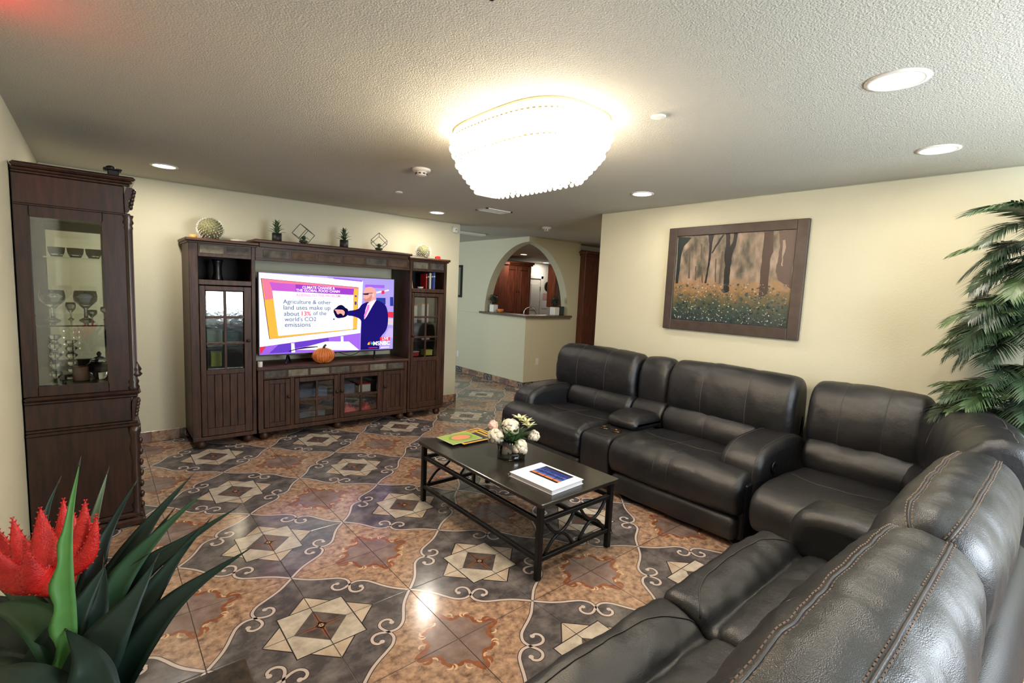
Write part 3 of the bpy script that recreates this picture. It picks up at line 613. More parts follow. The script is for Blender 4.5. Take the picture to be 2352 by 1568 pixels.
# ------------------------------------------------------------------ coffee table and what lies on it
t = thing('coffee_table', 'black iron coffee table with dark polished top and looped end panels', 'table', (1.365, -2.46, 0))
tx0, tx1, ty0, ty1 = 1.03, 1.70, -3.115, -1.805
part('tabletop', MB().box(tx0, ty0, .425, tx1, ty1, .45, c=.004), 'table_top', t)
lx = (1.06, 1.665); ly = (-3.08, -1.84); q = .0165
for x in lx:
    for y in ly: part('leg', MB().box(x-q, y-q, 0, x+q, y+q, .425, c=.003), 'black_metal', t)
for x in lx:
    for z in (.335, .115): part('rail', MB().box(x-.013, ly[0]+q, z-.013, x+.013, ly[1]-q, z+.013, c=.003), 'black_metal', t)
    part('stub', MB().box(x-.008, -2.468, .348, x+.008, -2.452, .425), 'black_metal', t)
for y in ly:
    for z in (.335, .115): part('rail', MB().box(lx[0]+q, y-.013, z-.013, lx[1]-q, y+.013, z+.013, c=.003), 'black_metal', t)
    w = (lx[1]-lx[0]-2*q)/2
    for k in range(2):
        c = lx[0]+q+w*(k+.5); a = w*.40
        up = [(c+a*s, y, .228+.094*abs(s)**1.9) for s in [i/10 for i in range(-10, 11)]]
        dn = [(c+a*s, y, .222-.094*abs(s)**1.9) for s in [i/10 for i in range(-10, 11)]]
        part('loop', MB().tube(up, .0095, 8), 'black_metal', t); part('loop', MB().tube(dn, .0095, 8), 'black_metal', t)
# picture book
def rotbox(cx, cy, z0, w, l, h, a, c=.002):
    m = MB(); m.box(-w/2, -l/2, 0, w/2, l/2, h, c=c); return m.xf(Matrix.Translation((cx,cy,z0)) @ Matrix.Rotation(a, 4, 'Z'))
def rotquad(m, cx, cy, z, a, pts, mi):
    M = Matrix.Translation((cx,cy,z)) @ Matrix.Rotation(a, 4, 'Z'); m.add([tuple(M @ Vector((x,y,0))) for x,y in pts], [tuple(range(len(pts)))], mi)
for n, c in dict(navy=(30,44,110), blue=(60,90,170), orange=(214,110,50), black=(16,14,20), green=(150,178,70), leaf=(110,150,60), peach=(214,140,100), yellow=(240,184,40), greyd=(60,60,64), red=(190,40,40), pinkc=(214,170,170), cream=(230,222,196)).items(): mat('ink_'+n, c, .35)
bx, by, ba = 1.296, -2.875, .045
t = thing('picture_book', 'white hardback picture book with a blue and orange sunset cover on the table', 'book', (bx,by,.45))
part('pages', rotbox(bx, by, .453, .268, .345, .022, ba), 'paper', t)
cv = part('cover', rotbox(bx, by, .475, .278, .355, .004, ba, .001), 'paper', t); part('back_cover', rotbox(bx, by, .45, .278, .355, .004, ba, .001), 'paper', t)
m = MB(); y0, y1, x0, x1 = -.12, .11, -.04, .12
for k, c in enumerate((3,2,1,0,1,0,0,3)):
    a = x0+(x1-x0)*k/8; rotquad(m, bx, by, .4795, ba, [(a,y0),(a+(x1-x0)/8,y0),(a+(x1-x0)/8,y1),(a,y1)], c)
for yy in (-.07, .0, .06):
    rotquad(m, bx, by, .4798, ba, [(x0+.01,yy-.003),(x0+.08,yy+.004),(x0+.08,yy+.008),(x0+.01,yy+.003)], 3)
    for k in range(6): an = 2*pi*k/6+.3; rotquad(m, bx, by, .4799, ba, [(x0+.085,yy),(x0+.085+.03*cos(an),yy+.028*sin(an)),(x0+.085+.026*cos(an+.35),yy+.026*sin(an+.35))], 3)
part('cover_picture', m, ['ink_navy','ink_blue','ink_orange','ink_black'], cv)
# magazines
def magazine(cx, cy, z, a, mats_, label, deco, w=.21, l=.275):
    t = thing('magazine', label, 'magazine', (cx,cy,z), 'magazines on the coffee table')
    part('pages', rotbox(cx, cy, z, w-.004, l-.004, .004, a, .0005), 'paper', t)
    m = rotbox(cx, cy, z+.004, w, l, .001, a, .0002); part('cover', m, mats_[0], t)
    m = MB()
    for pts, mi in deco: rotquad(m, cx, cy, z+.0054+.0002*mi, a, pts, mi-1)
    part('cover_print', m, mats_[1:], t)
def oval(cx, cy, a, b): return [(cx+a*cos(k*pi/10), cy+b*sin(k*pi/10)) for k in range(20)]
fr = [([(-.09,-.12),(.09,-.12),(.09,.12),(-.09,.12)],1), ([(-.07,.02),(.06,.03),(.05,.09),(-.06,.085)],2), ([(-.075,-.09),(.07,-.1),(.07,-.04),(-.07,-.05)],3)]
magazine(1.47, -1.885, .45, pi/2+.1, ['ink_yellow','ink_greyd','ink_cream','ink_peach'], 'yellow bordered magazine furthest from the avocado magazine on the table', fr)
magazine(1.425, -1.93, .4555, pi/2-.05, ['ink_yellow','ink_greyd','ink_pinkc','ink_black'], 'yellow bordered magazine in the middle of the spread on the table', fr)
magazine(1.375, -1.975, .461, pi/2+.02, ['ink_yellow','ink_greyd','ink_cream','ink_black'], 'yellow bordered magazine lying partly under the avocado magazine', fr)
magazine(1.295, -1.95, .4665, pi/2+.04, ['ink_cream','ink_green','ink_leaf','ink_peach'], 'magazine with an avocado cover on top of the spread', [([(-.1,-.132),(.1,-.132),(.1,.132),(-.1,.132)],1), (oval(0,-.01,.07,.1),2), (oval(0,-.01,.055,.08),3)])
# vase of flowers
vx, vy = 1.385, -2.44
mat('petal', (222,216,200), .6, rgb2=(190,178,154), nscale=40); mat('petal_pink', (216,178,164), .6); mat('lily', (206,204,140), .5, rgb2=(226,222,176), nscale=20); mat('leaf_mid', (52,84,44), .45, rgb2=(86,118,66), nscale=25); mat('vase_dark', (24,26,44), .15, spec=.6); mat('stem', (80,100,50), .5); glass('water', (214,206,150), clear=.8)
t = thing('flower_vase', 'round glass vase of white peonies and lilies on the coffee table', 'vase', (vx,vy,.45))
part('bowl', MB().lathe([(.085,0),(.095,.004),(.097,.02),(.097,.125),(.094,.125),(.093,.02),(.08,.008)], (vx,vy,.45), 32), 'vase_glass', t)
part('water', MB().lathe([(.0,.0085),(.091,.0085),(.0915,.045),(.0,.045)], (vx,vy,.45), 28), 'water', t)
part('inner_sleeve', MB().lathe([(.07,.046),(.088,.05),(.088,.12),(.04,.122)], (vx,vy,.45), 24), 'vase_dark', t)
RX, RY = .759, -.651; FX, FY = -.651, -.759      # screen-right and towards the doorway corner, as seen on the table
def fl_pt(dx, dz, df=0): return Vector((vx+RX*dx+FX*df, vy+RY*dx+FY*df, .45+dz))
def peony(c, R, mname, seed):
    rnd = random.Random(seed); m = MB(); m.ball(c, R*.72, 12, 8)
    for k in range(26):
        a = k*2.4; ph = -.5+1.9*k/26; dv = Vector((cos(a)*cos(ph), sin(a)*cos(ph), sin(ph)))
        tn = dv.orthogonal().normalized(); bn = dv.cross(tn); G = []; kr = rnd.uniform(.84,1.12)
        for i in range(5):
            s = -1+.5*i; row = []
            for j in range(5):
                w = -1+.5*j; dd = (dv+tn*s*.42*(1-.25*w*w)+bn*w*.42).normalized(); row.append(c+dd*R*kr*(.86+.16*(1-(s*s+w*w)*.6)+rnd.uniform(-.04,.05)))
            G.append(row)
        m.grid(G)
    return part('flower', m, mname, t)
peony(fl_pt(-.01,.205,.0), .062, 'petal', 1); peony(fl_pt(-.105,.135,.01), .06, 'petal', 2); peony(fl_pt(.06,.095,.085), .053, 'petal', 3); peony(fl_pt(.15,.15,.0), .042, 'petal', 4); peony(fl_pt(-.13,.2,-.04), .038, 'petal_pink', 5)
def blade_leaf(m, base, tip, w, mi=0, bend=.12, n=7):
    base = Vector(base); tip = Vector(tip); ax = tip-base; sd = ax.cross(Vector((0,0,1)))
    if sd.length < 1e-4: sd = Vector((1,0,0))
    sd.normalize(); up = sd.cross(ax).normalized(); G = []
    for i in range(n+1):
        q = i/n; c = base+ax*q+up*bend*ax.length*sin(pi*q); ww = w*max(sin(pi*min(1,q*.92+.06)),.02)
        G.append([c-sd*ww+up*ww*.3, c-up*.0008, c+sd*ww+up*ww*.3, c+up*.0012])
    m.grid(G, mi, cv=True)
for k, (dx, dz, df) in enumerate(((.05,.25,-.02),(.09,.235,.0),(.11,.215,.03))):
    c = fl_pt(dx, dz, df); m = MB()
    for a in range(6): an = a*pi/3; blade_leaf(m, c, c+Vector((.06*cos(an), .06*sin(an), .035)), .013)
    part('lily', m, 'lily', t)
rnd = random.Random(3)
for k in range(44):
    a = rnd.uniform(0,2*pi); b = rnd.uniform(.07,.16); z = rnd.uniform(.10,.25); m = MB()
    blade_leaf(m, (vx+.04*cos(a), vy+.04*sin(a), .56), (vx+b*cos(a), vy+b*sin(a), .45+z), rnd.uniform(.014,.022)); part('leaf', m, 'leaf_mid', t)
for dx in (-.03, .03, .0, .055): part('stem', MB().tube([fl_pt(dx,.01), fl_pt(dx*1.2,.13)], .0035, 6), 'stem', t)
# ------------------------------------------------------------------ leather seating
def loft(path, prof, rnd=.05, step=.03, puff=0, dents=(), wob=.004, seed=0, pdents=()):
    """path: list of (point, depth direction); prof: closed (depth, height) outline. Ends are rounded by rnd.
    Returns the builder and the grid of surface points (stations x outline)."""
    pr = [Vector((a,b)) for a,b in prof]; n = len(pr)
    area_ = sum(pr[i].x*pr[(i+1) % n].y-pr[(i+1) % n].x*pr[i].y for i in range(n))
    sg = 1 if area_ > 0 else -1; nor = []
    for i in range(n):
        t_ = (pr[(i+1) % n]-pr[i-1]).normalized(); nor.append(Vector((t_.y,-t_.x))*sg)
    pts = [Vector(p) for p, _ in path]; dirs = [Vector(d_).normalized() for _, d_ in path]
    cum = [0]
    for a, b in zip(pts, pts[1:]): cum.append(cum[-1]+(b-a).length)
    L = cum[-1]; st = []
    for k in range(7): st.append(rnd*(1-cos(pi/2*k/6)))
    m_ = max(2, int((L-2*rnd)/step)); st += [rnd+(L-2*rnd)*k/m_ for k in range(1, m_)]+[L-s for s in reversed(st)]
    G = []
    for s in st:
        i = 0
        while i < len(cum)-2 and cum[i+1] < s: i += 1
        q = (s-cum[i])/max(1e-9, cum[i+1]-cum[i]); c = pts[i].lerp(pts[i+1], q); dd = dirs[i].lerp(dirs[i+1], q).normalized()
        e = min(s, L-s); ins = rnd-sqrt(max(0, rnd*rnd-(rnd-e)**2)) if e < rnd else 0
        pf = puff*max(0, 1-(2*s/L-1)**2)
        for s0, w, dp in dents: pf -= dp*math.exp(-((s-s0)/w)**2)
        row = []
        for k in range(n):
            ex = 0
            for k0, w, dp in pdents:
                dk = min(abs(k-k0), n-abs(k-k0)); ex -= dp*math.exp(-(dk/w)**2)
            p2 = pr[k]+nor[k]*(pf+ex-ins); P_ = c+dd*p2.x+Vector((0,0,p2.y))
            nn = dd*nor[k].x+Vector((0,0,nor[k].y))
            P_ += nn*wob*mnoise.noise(P_*9+Vector((seed*3.1,0,0)))+nn*wob*.5*mnoise.noise(P_*22+Vector((0,seed,0)))
            e_ = math.exp(-e/.075)
            if e > .004: P_ += nn*.007*e_*mnoise.noise(Vector((k*.85+seed*5, seed, s*4)))
            row.append(P_)
        G.append(row)
    m = MB(); m.grid(G, 0, cv=True)
    for row in (G[0], G[-1]): m.add(row, [tuple(range(n))], 0, True)
    return m, G, st
def closest(G, j, pred): return min(range(len(G[0])), key=lambda k: pred(G[j][k]))
def cross_seam(G, st, s, k0, k1, r=.0028):
    j = min(range(len(st)), key=lambda i: abs(st[i]-s)); return [G[j][k] for k in range(k0, k1)], r
def stitches(m, pth, off, r=.0016, dash=.011, gap=.005):
    P_ = [Vector(p) for p in pth]; cum = [0]
    for a, b in zip(P_, P_[1:]): cum.append(cum[-1]+(b-a).length)
    s = 0
    def at(s):
        i = 0
        while i < len(cum)-2 and cum[i+1] < s: i += 1
        return P_[i].lerp(P_[i+1], (s-cum[i])/max(1e-9, cum[i+1]-cum[i]))
    while s < cum[-1]-dash: m.tube([at(s)+off, at(s+dash)+off], r, 4); s += dash+gap
PB = chaikin([(.05,.56),(.0,.66),(.0,.85),(.03,1.0),(.11,1.045),(.21,1.03),(.285,.95),(.315,.80),(.31,.66),(.26,.565),(.15,.545)], 2)
PL = chaikin([(.12,.42),(.12,.62),(.26,.66),(.35,.62),(.39,.53),(.37,.44),(.30,.40)], 2)
PS = chaikin([(.22,.25),(.22,.44),(.5,.46),(.8,.485),(.95,.485),(1.05,.45),(1.085,.37),(1.075,.26),(1.03,.205),(.9,.20),(.5,.22)], 2)
PF = chaikin([(.9,.045),(.9,.20),(1.0,.215),(1.045,.18),(1.05,.1),(1.03,.04),(.97,.035)], 2)
PA = chaikin([(.08,.08),(.08,.55),(.2,.63),(.45,.65),(.7,.64),(.84,.60),(.90,.53),(.905,.38),(.88,.2),(.8,.05),(.3,.05)], 2)
PR = chaikin([(.80,.24),(.80,.455),(.87,.485),(.96,.485),(1.05,.45),(1.085,.37),(1.075,.26),(1.03,.205),(.9,.20)], 2)
def straight(p0, p1, dirn, n=2): return [(Vector(p0).lerp(Vector(p1), k/(n-1)), dirn) for k in range(n)]
def seat_block(t, x, ya, yb, dirn, name='seat', base=None, seam=True, front=True, along='y', puff=.012):
    """one seat with its footrest; x is the rear plane for along 'y' (the rear y for along 'x')"""
    a, b = ((x,ya,0),(x,yb,0)) if along == 'y' else ((ya,x,0),(yb,x,0))
    L = abs(yb-ya)
    n_ = len(PS)
    m, G, st = loft(straight(a,b,dirn), PS, .045, .03, puff, dents=[(L/2,.02,.006)] if seam else (), seed=abs(ya))
    se = part(name, m, 'leather', t)
    s = MB()
    if seam:
        j = len(st)//2; ks = [k for k in range(n_) if PS[k][0] > .45 and PS[k][1] > .21]
        ks = sorted(ks, key=lambda k: (k-n_//2) % n_)
        s.tube([G[j][k]+Vector((0,0,.0008)) for k in sorted(ks)], .0024, 5)
    # the curved seam across the front of the seat top
    top = [k for k in range(n_) if PS[k][1] > .43]; arc = []
    for j in range(3, len(st)-3):
        q = 2*st[j]/L-1; ta = .62+.16*(1-q*q)
        k = min(top, key=lambda k: abs(PS[k][0]-ta)); arc.append(G[j][k]+Vector((0,0,.001)))
    arc = [arc[0]]+[sum(arc[max(0,i-2):i+3], Vector())/len(arc[max(0,i-2):i+3]) for i in range(1,len(arc)-1)]+[arc[-1]]
    s.tube(arc, .0026, 5)
    part('seam', s, 'piping', se)
    if front:
        m, G, st = loft(straight(a,b,dirn), PF, .04, .04, .008, dents=[(L/2,.015,.005)], seed=2+abs(ya)); part('footrest', m, 'leather', t)
def back_block(t, x, ya, yb, dirn, along='y', prof=PB, nseam=2, name='back_cushion', stitch=False, rnd=.06):
    a, b = ((x,ya,0),(x,yb,0)) if along == 'y' else ((ya,x,0),(yb,x,0)); L = abs(yb-ya)
    ds = [(L*(k+1)/(nseam+1), .018, .007) for k in range(nseam)]
    m, G, st = loft(straight(a,b,dirn), prof, rnd, .03, .016, dents=ds, seed=abs(yb)); bk = part(name, m, 'leather', t)
    s = MB(); n_ = len(prof); zm = min(p[1] for p in prof)
    ks = [k for k in range(n_) if prof[k][0] > .12 and prof[k][1] > zm+.02]
    for s0, _, _ in ds:
        j = min(range(len(st)), key=lambda i: abs(st[i]-s0)); s.tube([G[j][k] for k in ks], .0026, 5)
    if ds: part('seam', s, 'piping', bk)
    return bk, G, st
# ---- loveseat with console, along the right wall
XW = 3.345; D = Vector((-1,0,0))
lv = thing('recliner_loveseat', 'dark leather reclining loveseat with centre console against the picture wall', 'sofa', (2.8,-2.45,0))
m = MB(); m.box(2.42, -3.6, .03, 3.3, -1.3, .25, c=.01); part('base', m, 'leather_side', lv)
m, G, st = loft(straight((XW,-1.29,0),(XW,-3.60,0),D), chaikin([(0,.1),(0,.55),(.06,.75),(.12,.8),(.17,.6),(.2,.3),(.2,.1)],2), .04, .08, 0); part('back_frame', m, 'leather_side', lv)
back_block(lv, XW, -1.20, -2.225, D); back_block(lv, XW, -2.57, -3.60, D)
PBc = [(a*.86+.0,b*.985) for a,b in PB]; back_block(lv, XW, -2.235, -2.56, D, prof=PBc, nseam=0, name='console_back')
for ya, yb in ((-1.46,-2.245),(-2.585,-3.37)):
    m, G, st = loft(straight((XW,ya,0),(XW,yb,0),D), PL, .05, .03, .012, dents=[(abs(yb-ya)/2,.018,.006)], seed=ya); lu = part('lumbar_cushion', m, 'leather', lv)
    j = len(st)//2; part('seam', MB().tube([G[j][k] for k in range(len(PL)) if PL[k][0] > .2 and PL[k][1] > .44], .0025, 5), 'piping', lu)
m, G, st = loft(straight((XW,-2.25,0),(XW,-2.58,0),D), [(a-.02,b) for a,b in PL], .03, .03, .006); part('lumbar_cushion', m, 'leather', lv)
seat_block(lv, XW, -1.44, -2.262, D, front=False); seat_block(lv, XW, -2.572, -3.38, D, front=False)
for ya, yb in ((-1.235,-2.264),(-2.57,-3.605)):
    m, G, st = loft(straight((XW,ya,0),(XW,yb,0),D), PR, .05, .03, .012, dents=[(abs(yb-ya)/2,.02,.007)], wob=.007, seed=ya*2); sf = part('seat_front', m, 'leather', lv)
    j = len(st)//2; part('seam', MB().tube([G[j][k] for k in range(len(PR)) if PR[k][0] > .86 and PR[k][1] > .22], .0026, 5), 'piping', sf)
    m, G, st = loft(straight((XW,ya-.02,0),(XW,yb+.02,0),D), PF, .04, .04, .008, dents=[(abs(yb-ya)/2,.015,.005)], seed=2+abs(ya)); part('footrest', m, 'leather', lv)
for y_ in (-1.255,-3.585): part('side_panel', MB().box(2.36, y_-.03, .04, 3.28, y_+.03, .42, c=.012), 'leather_side', lv)
PCn = chaikin([(.3,.2),(.3,.45),(.7,.462),(.97,.462),(1.045,.44),(1.065,.36),(1.05,.12),(1.0,.06),(.5,.06)], 2)
m, G, st = loft(straight((XW,-2.272,0),(XW,-2.562,0),D), PCn, .022, .03, .002); cs = part('console', m, 'leather', lv)
part('seam', MB().tube([G[j][min(range(len(PCn)), key=lambda k: abs(PCn[k][0]-1.0)+abs(PCn[k][1]-.46)*2)] for j in range(4,len(st)-4)], .003, 5), 'piping', cs)
for k, yy in enumerate((-2.355,-2.475)):
    part('cup_holder', MB().lathe([(.043,0),(.045,.006),(.037,.009),(.034,.002),(.03,-.004)], (2.50,yy,.464), 24), 'brass_cup', cs); part('cup_well', MB().lathe([(.034,0),(.034,.004)], (2.50,yy,.4645), 20), 'plastic_black', cs)
PAd = chaikin([(.30,.455),(.27,.51),(.34,.565),(.5,.575),(.66,.565),(.73,.525),(.72,.465),(.6,.45),(.4,.45)], 2)
m, G, st = loft(straight((XW,-2.262,0),(XW,-2.572,0),D), PAd, .05, .025, .012, seed=5); part('console_armrest', m, 'leather', lv)
for ya, yb in ((-1.20,-1.465),(-3.365,-3.655)):
    m, G, st = loft(straight((XW,ya,0),(XW,yb,0),D), PA, .05, .03, .006, wob=.005, seed=ya); ar = part('arm', m, 'leather', lv)
    jj = 7 if ya < -3 else 7
    s = MB()
    for j in (6, len(st)-7): s.tube([G[j][k] for k in range(len(PA)) if PA[k][0] > .15 and PA[k][1] > .12], .0028, 5)
    part('seam', s, 'piping', ar)
lev = part('recline_handle', MB().lathe([(.036,0),(.04,.006),(.03,.012),(.022,.006)], (0,0,0), 20).xf(Matrix.Translation((2.63,-3.658,.5)) @ Matrix.Rotation(pi/2,4,'X')), 'plastic_black', lv)
# ---- armless recliner section along the right wall
ar3 = thing('armless_recliner', 'dark leather armless recliner section between loveseat and corner wedge', 'sofa section', (2.8,-4.02,0))
XW2 = 3.345; ya, yb = -3.70, -4.335
m = MB(); m.box(2.36, yb+.01, .03, 3.3, ya-.03, .25, c=.01); part('base', m, 'leather_side', ar3)
back_block(ar3, XW2, ya+.02, yb-.01, D)
m, G, st = loft(straight((XW2,ya,0),(XW2,yb,0),D), [(a,b) for a,b in PL], .05, .03, .014, dents=[(.2,.02,.006)], wob=.012, seed=3); part('lumbar_cushion', m, 'leather', ar3)
PS3 = [(a+.09*max(0,(a-.6)/.48),b) for a,b in PS]
_p = PS; PS = PS3; seat_block(ar3, XW2, ya, yb, D, seam=False, front=False); PS = _p
m = MB(); m.box(2.25, ya-.05, .05, 2.4, yb+.02, .22, c=.03); part('footrest', m, 'leather_side', ar3)
# ---- corner wedge
wg = thing('corner_wedge', 'dark leather curved corner wedge section in front of the palm', 'sofa section', (2.75,-4.45,0))
def bez(P0, P1, P2, n=14):
    out = []
    for k in range(n+1):
        q = k/n; p = P0*(1-q)**2+P1*2*q*(1-q)+P2*q*q; tn = ((P1-P0)*(1-q)+(P2-P1)*q).normalized(); out.append((p, Vector((tn.y,-tn.x,0)) if Vector((tn.y,-tn.x,0)).dot(Vector((2.1,-3.7,0))-p) > 0 else Vector((-tn.y,tn.x,0))))
    return out
BP = bez(Vector((3.335,-4.40,0)), Vector((3.33,-4.68,0)), Vector((2.17,-4.865,0)))
m, G, st = loft(BP, PB, .05, .03, .014, dents=[(.45,.02,.008),(.95,.02,.008)], wob=.008, seed=8); bk = part('back_cushion', m, 'leather', wg)
for s0 in (.45,.95):
    j = min(range(len(st)), key=lambda i: abs(st[i]-s0)); part('seam', MB().tube([G[j][k] for k in range(len(PB)) if PB[k][0] > .1 and PB[k][1] > .58], .0026, 5), 'piping', bk)
kt = max(range(len(PB)), key=lambda k: PB[k][1]-.3*PB[k][0]); part('seam', MB().tube([G[j][kt] for j in range(6,len(st)-6)], .0026, 5), 'piping', bk)
m, G, st = loft(BP, PL, .04, .03, .01, wob=.008, seed=9); part('lumbar_cushion', m, 'leather', wg)
m = MB(); out = [(3.1,-4.36),(2.3,-4.36),(2.16,-4.36),(2.08,-4.40),(2.08,-4.72),(2.5,-4.72),(2.95,-4.58)]
m.prism(out, .04, .40); part('base', m, 'leather_side', wg)
Gs = []; cpt = Vector((2.55,-4.5,0)); oc = chaikin(out, 2)
for k, (f, z) in enumerate(((1,.30),(1.01,.38),(.99,.425),(.93,.45),(.7,.462),(.35,.468),(.02,.47))): Gs.append([(cpt.x+(a-cpt.x)*f, cpt.y+(b-cpt.y)*f, z) for a,b in oc])
part('seat', MB().grid(Gs, 0, cv=True), 'leather', wg)
# ---- near sofa, facing the television
ns = thing('recliner_sofa', 'dark leather reclining sofa in the foreground with contrast stitched back cushions', 'sofa', (.85,-4.4,0))
YR0 = -4.87; DN = Vector((0,1,0))
m = MB(); m.box(-.22, -4.72, .03, 1.98, -4.03, .25, c=.01); part('base', m, 'leather_side', ns)
m, G, st = loft(straight((-.24,YR0,0),(2.02,YR0,0),DN), chaikin([(-.01,.1),(-.01,.5),(.02,.66),(.1,.7),(.18,.5),(.2,.1)],2), .04, .08, 0); part('back_frame', m, 'leather_side', ns)
PSn = chaikin([(.22,.25),(.22,.425),(.45,.44),(.64,.452),(.68,.442),(.715,.41),(.75,.45),(.82,.478),(.89,.478),(.925,.44),(.94,.36),(.93,.26),(.89,.205),(.78,.20),(.5,.22)], 2); _p = PS; PS = PSn
for ya, yb in ((-.20,.845),(.855,1.735)):
    m, G, st = loft(straight((ya,YR0,0),(yb,YR0,0),DN), PS, .045, .03, .012, wob=.009, seed=ya+4); se = part('seat', m, 'leather', ns)
    s = MB(); n_ = len(PS); top = [k for k in range(n_) if PS[k][1] > .42]; L = yb-ya
    for fn in (lambda q: .745+.115*(1-q**4), ):
        arc = []
        for j in range(3, len(st)-3):
            q = 2*st[j]/L-1; k = min(top, key=lambda k: abs(PS[k][0]-fn(q))); 
            kk = sorted(top, key=lambda k: abs(PS[k][0]-fn(q)))[:2]; A, B = kk; da, db = abs(PS[A][0]-fn(q)), abs(PS[B][0]-fn(q)); w = da/(da+db+1e-9)
            arc.append(G[j][A].lerp(G[j][B], w)+Vector((0,0,.001)))
        s.tube(arc, .003, 5)
    part('seam', s, 'piping', se)
    m, G, st = loft(straight((ya,YR0,0),(yb,YR0,0),DN), [(a*.866,b) for a,b in PF], .04, .05, .008); part('footrest', m, 'leather', ns)
    PMs = chaikin([(.40,.40),(.38,.47),(.46,.492),(.56,.486),(.60,.462),(.56,.43)], 2)   # the raised roll behind each seat front
PS = _p
PBn = chaikin([(.18,.47),(.09,.58),(.065,.78),(.075,.90),(.12,.97),(.195,1.0),(.275,.985),(.34,.915),(.375,.80),(.40,.66),(.42,.52),(.38,.46),(.28,.45)], 2)
def near_back(xa, xb, seed):
    m, G, st = loft(straight((xa,YR0,0),(xb,YR0,0),DN), PBn, .10, .025, .02, dents=[((xb-xa)*.5,.02,.004)], wob=.010, seed=seed); bk = part('back_cushion', m, 'leather', ns)
    s = MB(); s2 = MB()
    for dep in (.262,.15):
        k = min([k for k in range(len(PBn)) if PBn[k][1] > .9], key=lambda k: abs(PBn[k][0]-dep))
        ln = [G[j][k]+Vector((0,0,.0005)) for j in range(2, len(st)-2)]; s2.tube(ln, .0035, 6)
        for oy in (-.008,.008): stitches(s, ln, Vector((0,oy,.0025 if oy > 0 else .002)))
    j = len(st)//2; s2.tube([G[j][k] for k in range(len(PBn)) if PBn[k][0] > .30 and PBn[k][1] > .5], .003, 5)
    part('seam', s2, 'piping', bk); part('stitching', s, 'thread', bk, 'tan contrast stitching', 'stuff')
near_back(-.22, .985, 11); near_back(1.0, 2.105, 12)
PAr = chaikin([(.2,.2),(.2,.52),(.35,.61),(.55,.635),(.70,.625),(.785,.58),(.81,.46),(.79,.26),(.6,.2)], 2)
m, G, st = loft(straight((1.745,YR0,0),(2.02,YR0,0),DN), PAr, .06, .03, .01, seed=6); part('arm', m, 'leather', ns)
m, G, st = loft(straight((-.48,YR0,0),(-.215,YR0,0),DN), [(a*.87,b) for a,b in PA], .05, .03, .006, seed=7); part('arm', m, 'leather', ns)
# ------------------------------------------------------------------ ceiling fixtures
mat('lamp_glow', (255,244,226), .5, emit=14, spec=0); mat('lamp_trim', (226,220,212), .4)
mat('detector_dark', (70,66,62), .5)
def downlight(x, y, label, z=H, R=.075, power=DOWNLIGHT_POWER):
    t = thing('recessed_light', label, 'ceiling light', (x,y,z), 'recessed ceiling lights')
    m = MB(); n = 32; V = []
    for rr_, dz in ((R+.022,0),(R+.022,-.004),(R+.004,-.007),(R,-.004),(R,-.001)):
        V += [(x+rr_*cos(2*pi*k/n), y+rr_*sin(2*pi*k/n), z+dz) for k in range(n)]
    m.add(V, [(i*n+k, i*n+(k+1) % n, (i+1)*n+(k+1) % n, (i+1)*n+k) for i in range(4) for k in range(n)], 0, True); part('trim', m, 'lamp_trim', t)
    part('lens', MB().lathe([(R,-.001),(R*.98,-.0025),(.001,-.003)], (x,y,z), n), 'lamp_glow', t)
    l = bpy.data.lights.new('lamp', 'AREA'); l.shape = 'DISK'; l.size = R*1.8; l.energy = power; l.color = (1,.9,.76)
    o = bpy.data.objects.new('lamp', l); COL.objects.link(o); o.parent = t; o.location = (0,0,-.012)
downlight(-.299, .003, 'recessed ceiling light above the tall display cabinet'); downlight(2.311, .126, 'recessed ceiling light above the right cabinet tower'); downlight(2.815, -2.341, 'recessed ceiling light nearest the forest picture', power=6)
downlight(1.621, -4.32, 'largest recessed ceiling light at the upper right', R=.082); downlight(2.773, -4.27, 'recessed ceiling light above the corner wedge sofa', power=8)
downlight(4.75, -.85, 'added unseen ceiling light brightening the passage behind the picture wall', R=.07, power=14)  # extra lamp hidden behind the wall edge, added to brighten the arch wall
downlight(6.24, 3.01, 'recessed kitchen ceiling light seen highest in the arch', KH, .07, 13); downlight(8.42, 4.57, 'recessed kitchen ceiling light by the white door', KH, .08, 5)
def detector(x, y, label, s=1):
    t = thing('smoke_detector', label, 'smoke detector', (x,y,H), 'smoke detectors')
    part('base', MB().lathe([(.068*s,0),(.068*s,-.012),(.058*s,-.02),(.03*s,-.022)], (x,y,H), 28), 'plastic_white', t)
    part('sensor', MB().lathe([(.042*s,-.02),(.04*s,-.045),(.03*s,-.05),(.002,-.05)], (x,y,H), 24), 'plastic_white', t)
    for k in range(8): a = k*pi/4; part('slot', MB().box(-.009,-.0025,-.042,.009,.0025,-.032).xf(Matrix.Translation((x,y,H)) @ Matrix.Rotation(a,4,'Z') @ Matrix.Translation((0,.0415*s,0))), 'detector_dark', t)
detector(1.122, -1.585, 'white smoke detector left of the chandelier'); detector(3.887, -.082, 'white smoke detector in front of the arch')
for x, y, lb in ((1.424,-.643,'round white sprinkler cover plate left of the chandelier'),(1.34,-3.455,'round white sprinkler cover plate right of the chandelier')):
    solo('sprinkler_cover', MB().lathe([(.03,0),(.036,-.004),(.036,-.009),(.03,-.011),(.002,-.011)], (x,y,H), 24), 'plastic_white', lb, 'sprinkler cover', 'sprinkler covers')
